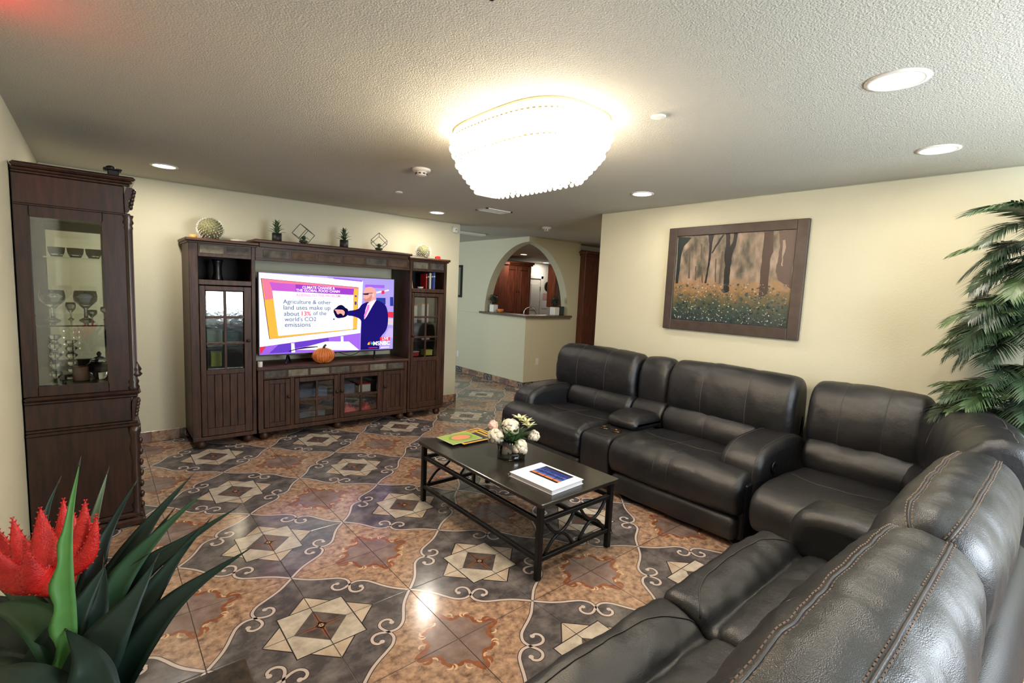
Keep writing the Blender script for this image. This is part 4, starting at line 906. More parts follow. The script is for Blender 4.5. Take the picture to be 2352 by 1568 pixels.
def vent(x, y, w, l, label, a=0):
    t = thing('air_vent', label, 'air vent', (x,y,H), 'ceiling air vents'); M = Matrix.Translation((x,y,H)) @ Matrix.Rotation(a,4,'Z')
    m = MB(); m.box(-w/2,-l/2,-.008,w/2,-l/2+.025,0).box(-w/2,l/2-.025,-.008,w/2,l/2,0).box(-w/2,-l/2,-.008,-w/2+.025,l/2,0).box(w/2-.025,-l/2,-.008,w/2,l/2,0); part('frame', m.xf(M), 'plastic_white', t)
    part('backing', MB().box(-w/2+.02,-l/2+.02,-.001,w/2-.02,l/2-.02,0).xf(M), 'detector_dark', t)
    n = 7
    for k in range(n):
        yy = -l/2+.03+(l-.06)*(k+.5)/n; part('slat', MB().box(-w/2+.02,yy-.008,-.007,w/2-.02,yy+.004,-.003).xf(M), 'plastic_white', t)
vent(2.625, -.55, .36, .2, 'white ceiling air vent in front of the hallway'); vent(.03, -3.79, .32, .32, 'white ceiling air vent nearest the camera', 0)
solo('ceiling_panel_light', MB().box(3.40,1.33,H-.03,3.95,1.47,H,c=.01), 'plastic_white', 'long white ceiling fixture in the hallway', 'ceiling fixture')
t = thing('motion_sensor', 'small white motion sensor at the end of the television wall', 'sensor', (2.97,YT,2.36))
part('body', MB().box(2.915,YT-.055,2.325,2.985,YT,2.40,c=.01), 'plastic_white', t); part('lens', MB().ball((2.955,YT-.055,2.362),(.008,.004,.008),10,6), 'plastic_black', t)
# chandelier: rounded rectangular tiers of crystal beads around a glowing core
ccx, ccy = 1.03, -2.86
t = thing('crystal_chandelier', 'glowing rectangular tiered crystal ceiling chandelier', 'chandelier', (ccx,ccy,H))
mat('core_glow', (255,244,226), .5, emit=CHANDELIER_GLOW, spec=0); mat('gilt', (236,214,170), .3, metal=.6)
def beadmat():
    m = bpy.data.materials.new('bead'); m.use_nodes = True; MATS['bead'] = m; nt = m.node_tree; N = nt.nodes; L = nt.links; b = N['Principled BSDF']
    b.inputs['Base Color'].default_value = lin((250,244,232)); b.inputs['Roughness'].default_value = .08; b.inputs['Emission Color'].default_value = lin((255,236,206)); b.inputs['Emission Strength'].default_value = 1.4; m.cycles.emission_sampling = 'NONE'  # bead emission stands in for lamplight caught in the crystal
beadmat()
def sup(a, b, n=64, e=3.2):
    out = []
    for k in range(n):
        an = 2*pi*k/n; c, s = cos(an), sin(an); q = (abs(c)**e+abs(s)**e)**(-1/e); out.append((ccx+a*c*q, ccy+b*s*q))
    return out
tiers = [(.305,.46,2.36,2.40),(.285,.44,2.325,2.36)]+[(.285-.0275*k, .435-.0155*k, 2.325-.026*(k+1), 2.325-.026*k) for k in range(1,7)]
part('ceiling_plate', MB().prism(sup(.29,.445), H-.012, H), 'gilt', t)
for k, (a, b, z0, z1) in enumerate(tiers):
    m = MB(); P_ = sup(a, b, 64, 3+.3*k)
    m.tube([(x,y,z1) for x,y in P_], .006, 6, 0, closed=True); part('tier_frame', m, 'gilt', t)
    m = MB(); nb = int(2*(a+b)*2/.03); ring_ = sup(a, b, nb, 3+.3*k)
    for x, y in ring_:
        nz = max(1, int((z1-z0)/.022))
        for j in range(nz+1): m.ball((x,y,z1-.006-(z1-z0)*j/nz), .0105, 6, 4)
    part('bead_strands', m, 'bead', t, 'strands of crystal beads with a glow of their own', 'stuff')
m = MB(); a, b = tiers[-1][0], tiers[-1][1]
for ri in range(1, 5):
    for x, y in sup(a*(1-ri/5), b*(1-ri/5), max(8, int(44*(1-ri/5)))): m.ball((x,y,2.134), .0088, 6, 4)
part('bead_strands', m, 'bead', t, 'flat floor of crystal beads with a glow of their own', 'stuff')
for k, (a, b, z0, z1) in enumerate(tiers): part('glow_core', MB().prism(sup(a-.03, b-.03, 48, 3+.3*k), z0+.012, z1+.002), 'core_glow', t)

# ------------------------------------------------------------------ forest picture on the right wall
t = thing('forest_picture', 'brown framed picture of a sunlit forest on the right wall', 'picture', (3.40,-2.87,1.77))
px = XR
m = MB(); m.box(px-.035,-3.462,1.295,px-.002,-3.376,2.23,c=.004).box(px-.035,-2.352,1.295,px-.002,-2.27,2.23,c=.004).box(px-.035,-3.376,1.295,px-.002,-2.352,1.384,c=.004).box(px-.035,-3.376,2.152,px-.002,-2.352,2.23,c=.004)
part('frame', m, 'frame_brown', t)
def forest_mat():
    m = bpy.data.materials.new('forest_print'); m.use_nodes = True; MATS['forest_print'] = m; nt = m.node_tree; N = nt.nodes; L = nt.links; b = N['Principled BSDF']; b.inputs['Roughness'].default_value = .4
    g = N.new('ShaderNodeNewGeometry'); sp = N.new('ShaderNodeSeparateXYZ'); L.new(g.outputs['Position'], sp.inputs[0])
    n1 = N.new('ShaderNodeTexNoise'); n1.inputs['Scale'].default_value = 9; n1.inputs['Detail'].default_value = 8; mp = N.new('ShaderNodeMapping'); mp.inputs['Scale'].default_value = (1,1.6,.8); L.new(g.outputs['Position'], mp.inputs[0]); L.new(mp.outputs[0], n1.inputs['Vector'])
    cr = N.new('ShaderNodeValToRGB'); e = cr.color_ramp; e.elements[0].position = .32; e.elements[0].color = lin((70,66,56)); e.elements[1].position = .7; e.elements[1].color = lin((164,142,126)); x = e.elements.new(.5); x.color = lin((122,108,92)); L.new(n1.outputs['Fac'], cr.inputs[0])
    n2 = N.new('ShaderNodeTexNoise'); n2.inputs['Scale'].default_value = 14; n2.inputs['Detail'].default_value = 9; L.new(g.outputs['Position'], n2.inputs['Vector'])
    ad = N.new('ShaderNodeMath'); ad.operation = 'MULTIPLY_ADD'; L.new(n2.outputs['Fac'], ad.inputs[0]); ad.inputs[1].default_value = .28; L.new(sp.outputs['Z'], ad.inputs[2])
    mr = N.new('ShaderNodeMapRange'); mr.inputs['From Min'].default_value = 1.42; mr.inputs['From Max'].default_value = 2.25; L.new(ad.outputs[0], mr.inputs['Value'])
    c2 = N.new('ShaderNodeValToRGB'); r_ = c2.color_ramp; r_.elements[0].position = .06; r_.elements[0].color = lin((26,34,42)); r_.elements[1].position = .56; r_.elements[1].color = lin((156,122,88))
    for p, c in ((.16,(42,54,52)),(.28,(66,72,56)),(.40,(104,90,62)),(.50,(148,112,74))): q = r_.elements.new(p); q.color = lin(c)
    L.new(mr.outputs[0], c2.inputs[0])
    st_ = N.new('ShaderNodeMapRange'); st_.inputs['From Min'].default_value = .50; st_.inputs['From Max'].default_value = .60; L.new(mr.outputs[0], st_.inputs['Value'])
    mx = N.new('ShaderNodeMix'); mx.data_type = 'RGBA'; L.new(st_.outputs[0], mx.inputs[0]); L.new(c2.outputs[0], mx.inputs[6]); L.new(cr.outputs[0], mx.inputs[7]); L.new(mx.outputs[2], b.inputs['Base Color'])
forest_mat()
pr = part('print', MB().box(px-.02,-3.38,1.38,px-.012,-2.348,2.156), 'forest_print', t)
for n, c in dict(trunk=(22,18,20), brown=(62,44,38), brownd=(82,64,58), mist=(150,130,114), faint=(88,76,66), white=(176,174,158), pale=(118,128,110), gold=(164,126,80), teal=(50,70,68), deep=(26,38,38)).items(): mat('print_'+n, c, .45)
PIC={'t1':[[-2.358,2.151],[-2.497,2.137],[-2.42,2.059],[-2.402,1.962],[-2.393,1.721],[-2.366,1.72],[-2.367,1.947]],'t2':[[-2.651,2.15],[-2.705,2.151],[-2.694,2.063],[-2.693,1.94],[-2.678,1.831],[-2.672,1.728],[-2.652,1.727],[-2.668,1.847],[-2.673,1.971],[-2.669,2.064]],'b2':[[-2.694,1.994],[-2.701,1.986],[-2.775,2.106],[-2.798,2.146],[-2.785,2.147],[-2.758,2.114]],'t3':[[-2.812,2.152],[-2.845,2.153],[-2.86,2.041],[-2.883,2.093],[-2.883,2.153],[-2.915,2.153],[-2.909,2.069],[-2.881,1.966],[-2.878,1.868],[-2.875,1.778],[-2.882,1.657],[-2.833,1.644],[-2.825,1.77],[-2.827,1.877],[-2.812,1.953],[-2.82,2.043]],'t4':[[-3.13,2.148],[-3.202,2.15],[-3.214,1.985],[-3.195,1.929],[-3.198,1.83],[-3.2,1.645],[-3.135,1.614],[-3.129,1.83],[-3.131,1.988]],'t5':[[-3.242,2.148],[-3.374,2.149],[-3.374,1.98],[-3.367,1.864],[-3.371,1.692],[-3.328,1.726],[-3.272,1.76],[-3.246,1.83],[-3.256,1.928],[-3.259,2.039]],'gap1':[[-3.279,2.073],[-3.295,2.079],[-3.306,2.024],[-3.301,1.983],[-3.288,1.941],[-3.298,1.872],[-3.285,1.872],[-3.282,1.942]],'f1':[[-2.475,2.049],[-2.49,2.048],[-2.508,1.767],[-2.491,1.767]],'f2':[[-2.585,2.076],[-2.602,2.075],[-2.609,1.942],[-2.599,1.942]],'f3':[[-2.784,1.999],[-2.807,2.006],[-2.801,1.731],[-2.782,1.716]],'f4':[[-2.551,1.879],[-2.564,1.879],[-2.571,1.752],[-2.56,1.752]],'f5':[[-2.611,1.831],[-2.626,1.831],[-2.639,1.729],[-2.625,1.729]],'f6':[[-2.734,1.939],[-2.746,1.939],[-2.76,1.738],[-2.748,1.738]],'arch':[[-2.401,1.921],[-2.453,1.945],[-2.522,1.953],[-2.628,1.926],[-2.663,1.909],[-2.628,1.916],[-2.523,1.942],[-2.454,1.933]],'arch2':[[-2.406,1.962],[-2.438,2.01],[-2.504,2.064],[-2.546,2.082],[-2.513,2.059],[-2.448,2.001]]}
pcols = ['trunk','brown','brownd','mist','faint','white','pale','gold','teal','deep']
seq = [('f1',4),('f2',4),('f3',4),('f4',4),('f5',4),('f6',4),('arch2',4),('t5',2),('gap1',3),('t4',1),('t1',9),('t2',0),('b2',0),('t3',0)]
m = MB()
for k, (n, c) in enumerate(seq):
    P_ = []; Q_ = PIC[n]
    for i in range(len(Q_)):
        a_, b_ = Q_[i], Q_[(i+1) % len(Q_)]
        for w_ in (0,.25,.5,.75):
            y_ = a_[0]+(b_[0]-a_[0])*w_; z_ = a_[1]+(b_[1]-a_[1])*w_; j_ = .006*mnoise.noise(Vector((y_*30,z_*30,k))) if z_ < 2.14 else 0
            P_.append((min(-2.352,max(-3.376,y_+j_)), min(z_,2.153)))
    m.add([(px-.0202-.00008*k,a,b) for a,b in P_], [tuple(range(len(P_)))], c)
rnd = random.Random(21)
for k in range(900):
    y = rnd.uniform(-3.36,-2.37); z = 1.395+.33*rnd.random()**1.25; q = (z-1.39)/.3
    c = rnd.choice([8,9,8,6,5]) if q < .55 else rnd.choice([7,7,6,8,5,4]); a = rnd.uniform(.003,.010)*(1.5 if c in (8,9) else .8)
    an = rnd.uniform(0,3); m.add([(px-.0218-.000002*k, y+a*cos(an+i*1.05)*rnd.uniform(.7,1.2), z+a*sin(an+i*1.05)*rnd.uniform(.6,1)) for i in range(6)], [tuple(range(6))], c)
part('printed_trees', m, ['print_'+c for c in pcols], pr)
# ------------------------------------------------------------------ things on the television unit
mat('cactus', (132,128,88), .7, rgb2=(92,96,60), nscale=90, bump=.3, bscale=90); mat('moss_dark', (58,62,44), .8); mat('succulent', (44,74,46), .5, rgb2=(74,104,66), nscale=30); mat('pot_black', (24,23,24), .5); mat('pumpkin', (176,76,30), .55, rgb2=(206,108,54), nscale=30); mat('wick_white', (232,226,216), .5); mat('orange_glass', (228,150,70), .3); mat('grey_green_dark', (30,46,34), .5)
def cactus(x, y, z, R, label):
    t = thing('ball_cactus', label, 'cactus', (x,y,z), 'ball cacti on the television unit')
    part('pot', MB().lathe([(R*.62,0),(R*.7,.01),(R*.66,.03),(R*.3,.03)], (x,y,z), 20), 'moss_dark', t)
    m = MB(); m.ball((x,y,z+R*.98+.006), (R,R,R*.95), 36, 18, 0, lambda a, p: 1+.035*abs(cos(9*a))); part('body', m, 'cactus', t)
    s = MB(); n = 260
    for k in range(n):
        zz = 1-2*(k+.5)/n; rr_ = sqrt(1-zz*zz); a = k*2.39996; dv = Vector((rr_*cos(a), rr_*sin(a), zz*.95)); c = Vector((x,y,z+R*.98+.006))+dv*R*1.01
        for q in range(5):
            o_ = Vector((rnd.uniform(-.5,.5),rnd.uniform(-.5,.5),rnd.uniform(-.5,.5))); e = (dv+o_*.8).normalized(); p = e.orthogonal().normalized()*.0024; s.add([c+p, c-p, c+e*.019], [(0,1,2)])
    part('spines', s, 'wick_white', t, 'pale short spines', 'stuff')
cactus(.085, .48, 1.925, .1, 'large round spiny cactus on the left cabinet tower'); cactus(2.345, .48, 1.925, .082, 'smaller round spiny cactus on the right cabinet tower')
def potted(x, y, z, label, seed):
    t = thing('potted_succulent', label, 'potted plant', (x,y,z), 'succulents in black pots'); R = .045
    part('pot', MB().lathe([(R*.85,0),(R,.004),(R,.09),(R*.9,.09),(R*.86,.08),(.002,.08)], (x,y,z), 20), 'pot_black', t)
    rn = random.Random(seed)
    for k in range(22):
        a = k*2.4; q = k/22; m = MB(); l = .05+.02*rn.random(); hh = .075+.10*q; sp = (1-q)*.06+.03
        blade_leaf(m, (x+.008*cos(a),y+.008*sin(a),z+hh-.01), (x+sp*cos(a),y+sp*sin(a),z+hh+.03+.03*q), .013, 0, .15, 5); part('leaf', m, 'succulent', t)
    part('stem', MB().tube([(x,y,z+.07),(x,y,z+.2)], .005, 6), 'succulent', t)
potted(.655, .45, 1.962, 'small succulent in a black pot left on the bridge shelf', 1); potted(1.34, .45, 1.962, 'small succulent in a black pot right of the middle of the bridge shelf', 2)
def terrarium(x, y, z, label, ry, rz):
    t = thing('wire_terrarium', label, 'terrarium', (x,y,z), 'wire cube terrariums'); e = .062; M = Matrix.Rotation(rz,3,'Z') @ Matrix.Rotation(ry,3,'X') @ Matrix.Rotation(.35,3,'Y')
    P_ = [M @ Vector((sx*e,sy*e,sz*e)) for sx in (-1,1) for sy in (-1,1) for sz in (-1,1)]; lo = min(p.z for p in P_); P_ = [p+Vector((x,y,z-lo+.003)) for p in P_]
    m = MB()
    for i in range(8):
        for j in range(i+1, 8):
            if bin(i^j).count('1') == 1: m.tube([P_[i],P_[j]], .0028, 6)
    part('wire_frame', m, 'plastic_black', t)
    part('soil', MB().ball((x,y,z+.028),(.045,.045,.018),12,6), 'moss_dark', t)
    for k in range(12):
        a = k*2.4; m = MB(); q = k/12; blade_leaf(m, (x,y,z+.035), (x+.062*(1-q*.6)*cos(a),y+.062*(1-q*.6)*sin(a),z+.055+.04*q), .015, 0, .2, 5); part('leaf', m, 'succulent', t)
terrarium(.897, .40, 1.962, 'tilted black wire cube terrarium between the two potted succulents', .6, .5); terrarium(1.725, .40, 1.962, 'tilted black wire cube terrarium nearest the right cabinet tower', .75, .9)
solo('orange_votive', MB().lathe([(.024,0),(.028,.01),(.028,.035),(.024,.035),(.02,.015)], (-.06,.42,1.925), 16), 'orange_glass', 'tiny orange glass votive left of the large cactus', 'votive')
solo('white_dish', MB().lathe([(.03,0),(.05,.004),(.075,.018),(.072,.02),(.045,.008),(.002,.006)], (.31,.42,1.925), 24), 'ceramic_white', 'flat white dish on the left cabinet tower', 'dish')
solo('pink_box', MB().box(2.50,.42,1.925,2.56,.46,1.965,c=.003).box(2.515,.425,1.963,2.53,.455,1.972).box(2.54,.425,1.963,2.553,.455,1.972), 'ink_red', 'small dark pink box at the right end of the unit top', 'box')
solo('metal_tray', MB().box(2.08,.30,1.925,2.26,.42,1.932,c=.003).box(2.08,.30,1.93,2.26,.308,1.945).box(2.08,.412,1.93,2.26,.42,1.945), 'chrome', 'flat shiny tray on the right cabinet tower', 'tray')
t = thing('pumpkin', 'orange woven decorative pumpkin on the television console', 'pumpkin', (1.075,.31,.73))
m = MB(); m.ball((1.075,.31,.808),(.122,.07,.077),40,20,0,lambda a,p: .93+.07*abs(cos(4*a))+.012*sin(p*26)); part('body', m, 'pumpkin', t)
m = MB()
for k in range(24):
    a = 2*pi*k/24; m.tube([(1.075+.117*cos(a)*cos(p)*(.93+.07*abs(cos(4*a))),.31+.072*sin(a)*cos(p)*(.93+.07*abs(cos(4*a))),.81+.081*sin(p)) for p in [-1.3+.26*i for i in range(11)]], .0035, 5)
part('weave', m, 'orange_glass', t); part('stem', MB().tube(catmull([(1.075,.31,.88),(1.082,.31,.905),(1.10,.31,.925)],4), [.013]*5+[.011]*4, 8), 'pot_black', t)
t = thing('white_candle', 'small white candle on the left end of the console', 'candle', (.455,.30,.73)); part('wax', MB().lathe([(.022,0),(.023,.004),(.023,.05),(.019,.053),(.002,.05)], (.455,.30,.73), 18), 'wick_white', t); part('wick', MB().tube([(.455,.30,.78),(.456,.30,.79)], .0015, 5), 'pot_black', t)
# in the cabinets
solo('black_vase', MB().lathe([(.045,0),(.048,.01),(.036,.06),(.034,.12),(.042,.17),(.05,.195),(.044,.195),(.03,.12)], (.135,.47,1.557), 22), 'plastic_black', 'tall waisted black vase in the left tower cubby', 'vase')
def book(x, w, h, a, mname, label):
    t = thing('book', label, 'book', (x,.45,1.556), 'books in the right tower cubby'); M = Matrix.Translation((x,.45,1.556)) @ Matrix.Rotation(a,4,'Y')
    part('cover', MB().box(0,-.07,0,w,.07,h,c=.002).xf(M), mname, t); part('spine_band', MB().box(.002,-.072,h*.72,w-.002,-.0695,h*.8).xf(M), 'ink_cream', t)
book(2.145,.018,.19,-.16,'ink_peach','slim tan book leaning at the left of the right tower cubby'); book(2.335,.018,.19,.0,'ink_red','slim red upright book in the right tower cubby')
book(2.36,.02,.2,0,'ink_black','black upright book right of the red book'); book(2.384,.026,.2,0,'ink_cream','cream upright book in the right tower cubby'); book(2.414,.02,.205,0,'ink_navy','navy upright book in the right tower cubby'); book(2.438,.028,.21,0,'ink_blue','blue upright book furthest right in the tower cubby')
solo('white_bowl', MB().lathe([(.02,0),(.035,.012),(.04,.025),(.036,.026),(.02,.008)], (2.27,.4,1.557), 18), 'ceramic_white', 'small white bowl between the leaning book and the upright books', 'bowl')
for nm, c in dict(amber=(220,130,60), teal=(70,96,110), scarlet=(196,38,44), steel=(80,96,124), lemon=(214,196,90), paper=(206,196,190)).items(): mat('box_'+nm, c, .5)
def box_item(name, x0, x1, y0, y1, z0, z1, mname, label, cat='box', lid='box_paper'):
    t = thing(name, label, cat, ((x0+x1)/2,(y0+y1)/2,z0)); part('body', MB().box(x0,y0,z0,x1,y1,z1-.012,c=.004), mname, t); part('lid', MB().box(x0-.003,y0-.003,z1-.012,x1+.003,y1+.003,z1,c=.003), lid, t)
box_item('paper_box', .01,.12,.42,.5,1.14,1.42,'box_paper','pale paper box behind the upper left hammered pane of the left tower'); box_item('amber_box', .13,.22,.4,.5,1.14,1.40,'box_amber','amber box behind the upper right pane of the left tower',lid='box_scarlet')
box_item('grey_box', .03,.16,.42,.52,.93,1.1,'box_paper','pale grey box behind the middle panes of the left tower'); box_item('teal_box', .19,.3,.42,.52,.93,1.08,'box_teal','teal box on the middle shelf of the left tower',lid='box_teal'); box_item('lemon_box', .06,.15,.42,.5,.74,.89,'box_lemon','yellow box behind the lowest pane of the left tower')
box_item('photo_box', 2.14,.0+2.25,.42,.5,1.14,1.36,'box_paper','pale box behind the upper left pane of the right tower',lid='box_scarlet'); box_item('card_box', 2.31,2.41,.42,.5,1.14,1.38,'box_paper','tall pale box behind the upper right pane of the right tower',lid='box_amber')
box_item('white_carton', 2.14,2.2,.4,.48,.93,1.0,'box_paper','small white carton on the middle shelf of the right tower'); box_item('white_packet', 2.31,2.42,.4,.48,.93,.965,'box_paper','flat white packet on the middle shelf of the right tower'); box_item('red_carton', 2.14,2.24,.34,.42,.74,.8,'box_scarlet','red carton on the low shelf of the right tower'); box_item('yellow_carton', 2.31,2.43,.34,.42,.74,.81,'box_lemon','yellow carton on the low shelf of the right tower',lid='box_lemon')
box_item('steel_device', .84,1.14,.38,.6,.355,.45,'box_steel','grey electronic box on the upper shelf behind the left console glass','device','box_steel'); box_item('dark_device', .84,1.12,.38,.6,.115,.2,'box_teal','dark electronic box on the floor of the left console glass','device','box_steel')
box_item('silver_device', 1.3,1.45,.38,.6,.355,.46,'box_steel','bluish device on the upper shelf behind the right console glass','device','box_steel'); box_item('white_device', 1.5,1.64,.38,.6,.355,.45,'box_paper','white box with a red lid behind the right console glass','box','box_scarlet')
def cloth(x, y, z, label, seed):
    m = MB(); rn = random.Random(seed); G = []
    for i in range(13):
        row = []
        for j in range(13):
            u_, v_ = -1+i/6, -1+j/6; rr_ = max(abs(u_),abs(v_)); hgt = .10*(1-rr_**2)*(1+.6*mnoise.noise(Vector((u_*2+seed,v_*2,0))))+.03*mnoise.noise(Vector((u_*4,v_*4,seed))); row.append((x+u_*.085,y+v_*.08,z+max(.004,hgt+.01)))
        G.append(row)
    m.grid(G); G2 = [[(a,b,z+.002) for a,b,c in r_] for r_ in G]; m.grid(G2)
    solo('red_cloth', m, 'box_scarlet', label, 'cloth', 'red cloths behind glass')
cloth(1.39, .42, .115, 'crumpled red cloth at the lower left of the right console glass', 1); cloth(1.57, .42, .115, 'crumpled red cloth at the lower right of the right console glass', 2)
# ------------------------------------------------------------------ kitchen seen through the arch, hallway
def shaker(t, x0, x1, z0, z1, y, knob):
    m = MB(); b = .07; m.box(x0,y-.02,z0,x0+b,y,z1,c=.004).box(x1-b,y-.02,z0,x1,y,z1,c=.004).box(x0+b,y-.02,z0,x1-b,y,z0+b,c=.004).box(x0+b,y-.02,z1-b,x1-b,y,z1,c=.004)
    dr = part('door', m, 'wood_cherry', t); part('raised_panel', MB().box(x0+b+.01,y-.016,z0+b+.01,x1-b-.01,y-.002,z1-b-.01,c=.012), 'wood_cherry', dr); part('knob', MB().ball((knob,y-.03,(z0+z1)/2),.012,8,6), 'bronze', dr)
PX0, PX1, PY = 6.10, 7.02, 3.6
t = thing('pantry_cabinet', 'tall cherry wood pantry cabinet seen through the arch', 'cabinet', (6.5,3.9,0))
part('carcass', MB().box(PX0,PY,0,PX1,4.3,2.17,c=.004), 'wood_cherry', t)
m = MB(); m.box(PX0,PY-.03,2.17,PX1+.03,4.3,2.2,c=.006).box(PX0,PY-.06,2.2,PX1+.06,4.3,2.25,c=.015); part('crown', m, 'wood_cherry', t)
shaker(t, 6.2, 6.60, 1.02, 2.13, PY, 6.57); shaker(t, 6.615, 7.0, 1.02, 2.13, PY, 6.64); shaker(t, 6.2, 6.60, .12, .98, PY, 6.57); shaker(t, 6.615, 7.0, .12, .98, PY, 6.64)
t = thing('kitchen_side_panel', 'cherry wood cabinet side left of the pantry behind the arch', 'cabinet', (5.7,3.6,0)); part('carcass', MB().box(5.3,3.3,0,6.09,4.3,2.14,c=.004), 'wood_cherry', t); part('crown', MB().box(5.28,3.27,2.14,6.09,4.3,2.2,c=.01), 'wood_cherry', t)
t = thing('kitchen_door', 'white panelled door with hinges at the back of the kitchen', 'door', (8.3,4.88,0)); part('leaf', MB().box(7.75,4.85,0,8.52,4.88,1.93,c=.003), 'plastic_white', t)
for x0, x1, z0, z1 in ((7.85,8.08,1.1,1.8),(8.18,8.42,1.1,1.8),(7.85,8.08,.2,.98),(8.18,8.42,.2,.98)): part('panel', MB().box(x0,4.842,z0,x1,4.85,z1,c=.003), 'plastic_white', t)
m = MB(); m.box(8.53,4.83,0,8.62,4.9,2.02,c=.004).box(7.65,4.83,1.94,8.62,4.9,2.03,c=.004); part('door_frame', m, 'ceramic_white', t); part('hinge', MB().box(8.515,4.836,1.62,8.54,4.85,1.73), 'bronze', t)
t = thing('wall_clock', 'round dark wall clock in the kitchen', 'clock', (8.86,4.88,1.75)); m = MB().lathe([(.13,0),(.135,.01),(.11,.03),(.1,.02)],(0,0,0),24).xf(Matrix.Translation((8.86,4.9,1.75)) @ Matrix.Rotation(pi/2,4,'X')); part('rim', m, 'wood_inside', t); part('face', MB().lathe([(.1,.019),(.002,.019)],(0,0,0),24).xf(Matrix.Translation((8.86,4.9,1.75)) @ Matrix.Rotation(pi/2,4,'X')), 'paper', t)
t = thing('wall_calendar', 'paper calendar with a coloured picture on the kitchen wall', 'calendar', (8.77,4.89,1.15)); part('sheet', MB().box(8.66,4.893,1.14,8.88,4.899,1.36), 'paper', t); part('picture', MB().box(8.66,4.892,1.37,8.88,4.899,1.56), 'ink_pinkc', t)
t = thing('kitchen_wall_cabinet', 'cherry wood kitchen cabinet at the right inside the arch', 'cabinet', (7.2,2.6,1.2)); part('carcass', MB().box(6.98,2.75,1.26,7.4,3.0,2.2,c=.004), 'wood_cherry', t); part('door', MB().box(7.0,2.735,1.29,7.38,2.75,2.17,c=.006), 'wood_cherry', t)
t = thing('fridge_panel_cabinet', 'tall cherry wood cabinet end panel right of the arch', 'cabinet', (6.0,1.2,0)); part('carcass', MB().box(XB+.003,.80,0,6.5,1.5,2.26,c=.004), 'wood_cherry', t)
m = MB(); m.box(XB-.03,.77,2.24,6.5,.92,2.275,c=.006).box(XB-.06,.73,2.275,6.5,.92,2.325,c=.018).box(XB+.003,.92,2.24,6.5,1.5,2.325); part('crown', m, 'wood_cherry', t)
t = thing('kitchen_faucet', 'curved brushed steel kitchen faucet behind the granite ledge', 'faucet', (4.95,1.45,.9)); part('spout', MB().tube(catmull([(4.93,1.45,.9),(4.93,1.45,1.2),(4.95,1.433,1.28),(5.01,1.382,1.315),(5.07,1.33,1.28),(5.085,1.317,1.2)],6), .013, 8), 'chrome', t); part('base', MB().lathe([(.03,0),(.03,.015),(.015,.03)],(4.93,1.45,.9),14), 'chrome', t)
solo('kitchen_counter', MB().box(4.66,1.08,.86,5.6,1.75,.9,c=.005).box(4.66,1.08,0,5.55,1.7,.86), 'stone_counter', 'stone kitchen counter behind the arch wall', 'counter')
def ledge_plant(x, y, label, R=.06, hh=.12, seed=0):
    t = thing('boxwood_pot', label, 'potted plant', (x,y,1.2), 'boxwood balls on the granite ledge')
    part('pot', MB().box(x-R,y-R,1.2,x+R,y+R,1.2+hh,c=.008), 'ceramic_white', t); part('stem', MB().tube([(x,y,1.2+hh-.01),(x,y,1.2+hh+.06)],.008,6), 'moss_dark', t)
    m = MB(); rn = random.Random(seed); c = Vector((x,y,1.2+hh+.095))
    for k in range(170):
        zz = 1-2*(k+.5)/170; rr_ = sqrt(1-zz*zz); a = k*2.4; dv = Vector((rr_*cos(a),rr_*sin(a),zz)); p = c+dv*rn.uniform(.05,.085); o_ = dv.orthogonal().normalized()*.016; w_ = dv.cross(o_).normalized()*.012; e = dv*.014
        m.add([p+o_+e, p+w_, p-o_*.6, p-w_], [(0,1,2,3)])
    m.ball(c,.05,10,8); part('foliage', m, 'grey_green_dark', t, 'small dark green leaves', 'stuff')
ledge_plant(4.575, 1.86, 'clipped green plant in a white pot at the left end of the granite ledge', .055, .13, 1); ledge_plant(5.21, .985, 'clipped green plant in a white pot at the right end of the granite ledge', .06, .14, 2)
t = thing('ledge_photo_frame', 'small dark photo frame leaning right of the ledge plant', 'photo frame', (5.38,1.0,1.2)); part('frame', MB().box(5.33,1.0,1.2,5.46,1.015,1.35,c=.004), 'wood_inside', t); part('photo', MB().box(5.342,.997,1.212,5.448,1.0,1.338), 'print_teal', t)
solo('terracotta_dish', MB().lathe([(.03,0),(.055,.03),(.06,.06),(.054,.06),(.03,.01)],(4.60,1.70,1.2),16), 'box_amber', 'small terracotta dish beside the left ledge plant', 'dish')
t = thing('hall_picture', 'dark framed picture far down the hallway wall', 'picture', (XC,2.9,1.7)); m = MB(); m.box(XC-.025,2.74,1.42,XC,2.78,2.02).box(XC-.025,3.3,1.42,XC,3.34,2.02).box(XC-.025,2.78,1.42,XC,3.3,1.46).box(XC-.025,2.78,1.98,XC,3.3,2.02); part('frame', m, 'plastic_black', t); part('print', MB().box(XC-.012,2.78,1.46,XC-.006,3.3,1.98), 'print_pale', t)
def outlet(name, a, b, nrm, label):
    t = thing(name, label, 'outlet', a, 'wall outlets'); 
    if nrm == 'y': part('plate', MB().box(a[0]-.036,a[1]-.006,a[2]-.058,a[0]+.036,a[1],a[2]+.058,c=.003), 'plastic_white', t); sl = [MB().box(a[0]-.016,a[1]-.009,a[2]+dz-.016,a[0]+.016,a[1]-.005,a[2]+dz+.016,c=.003) for dz in (-.025,.025)]
    else: part('plate', MB().box(a[0]-.006,a[1]-.036,a[2]-.058,a[0],a[1]+.036,a[2]+.058,c=.003), 'plastic_white', t); sl = [MB().box(a[0]-.009,a[1]-.016,a[2]+dz-.016,a[0]-.005,a[1]+.016,a[2]+dz+.016,c=.003) for dz in (-.025,.025)]
    for s in sl: part('socket', s, 'ceramic_white', t)
outlet('wall_outlet', (4.795,YC,.434), None, 'y', 'white wall outlet below the arch on the cream wall'); outlet('wall_outlet', (XC,2.82,.34), None, 'x', 'white wall outlet far down the hallway wall')
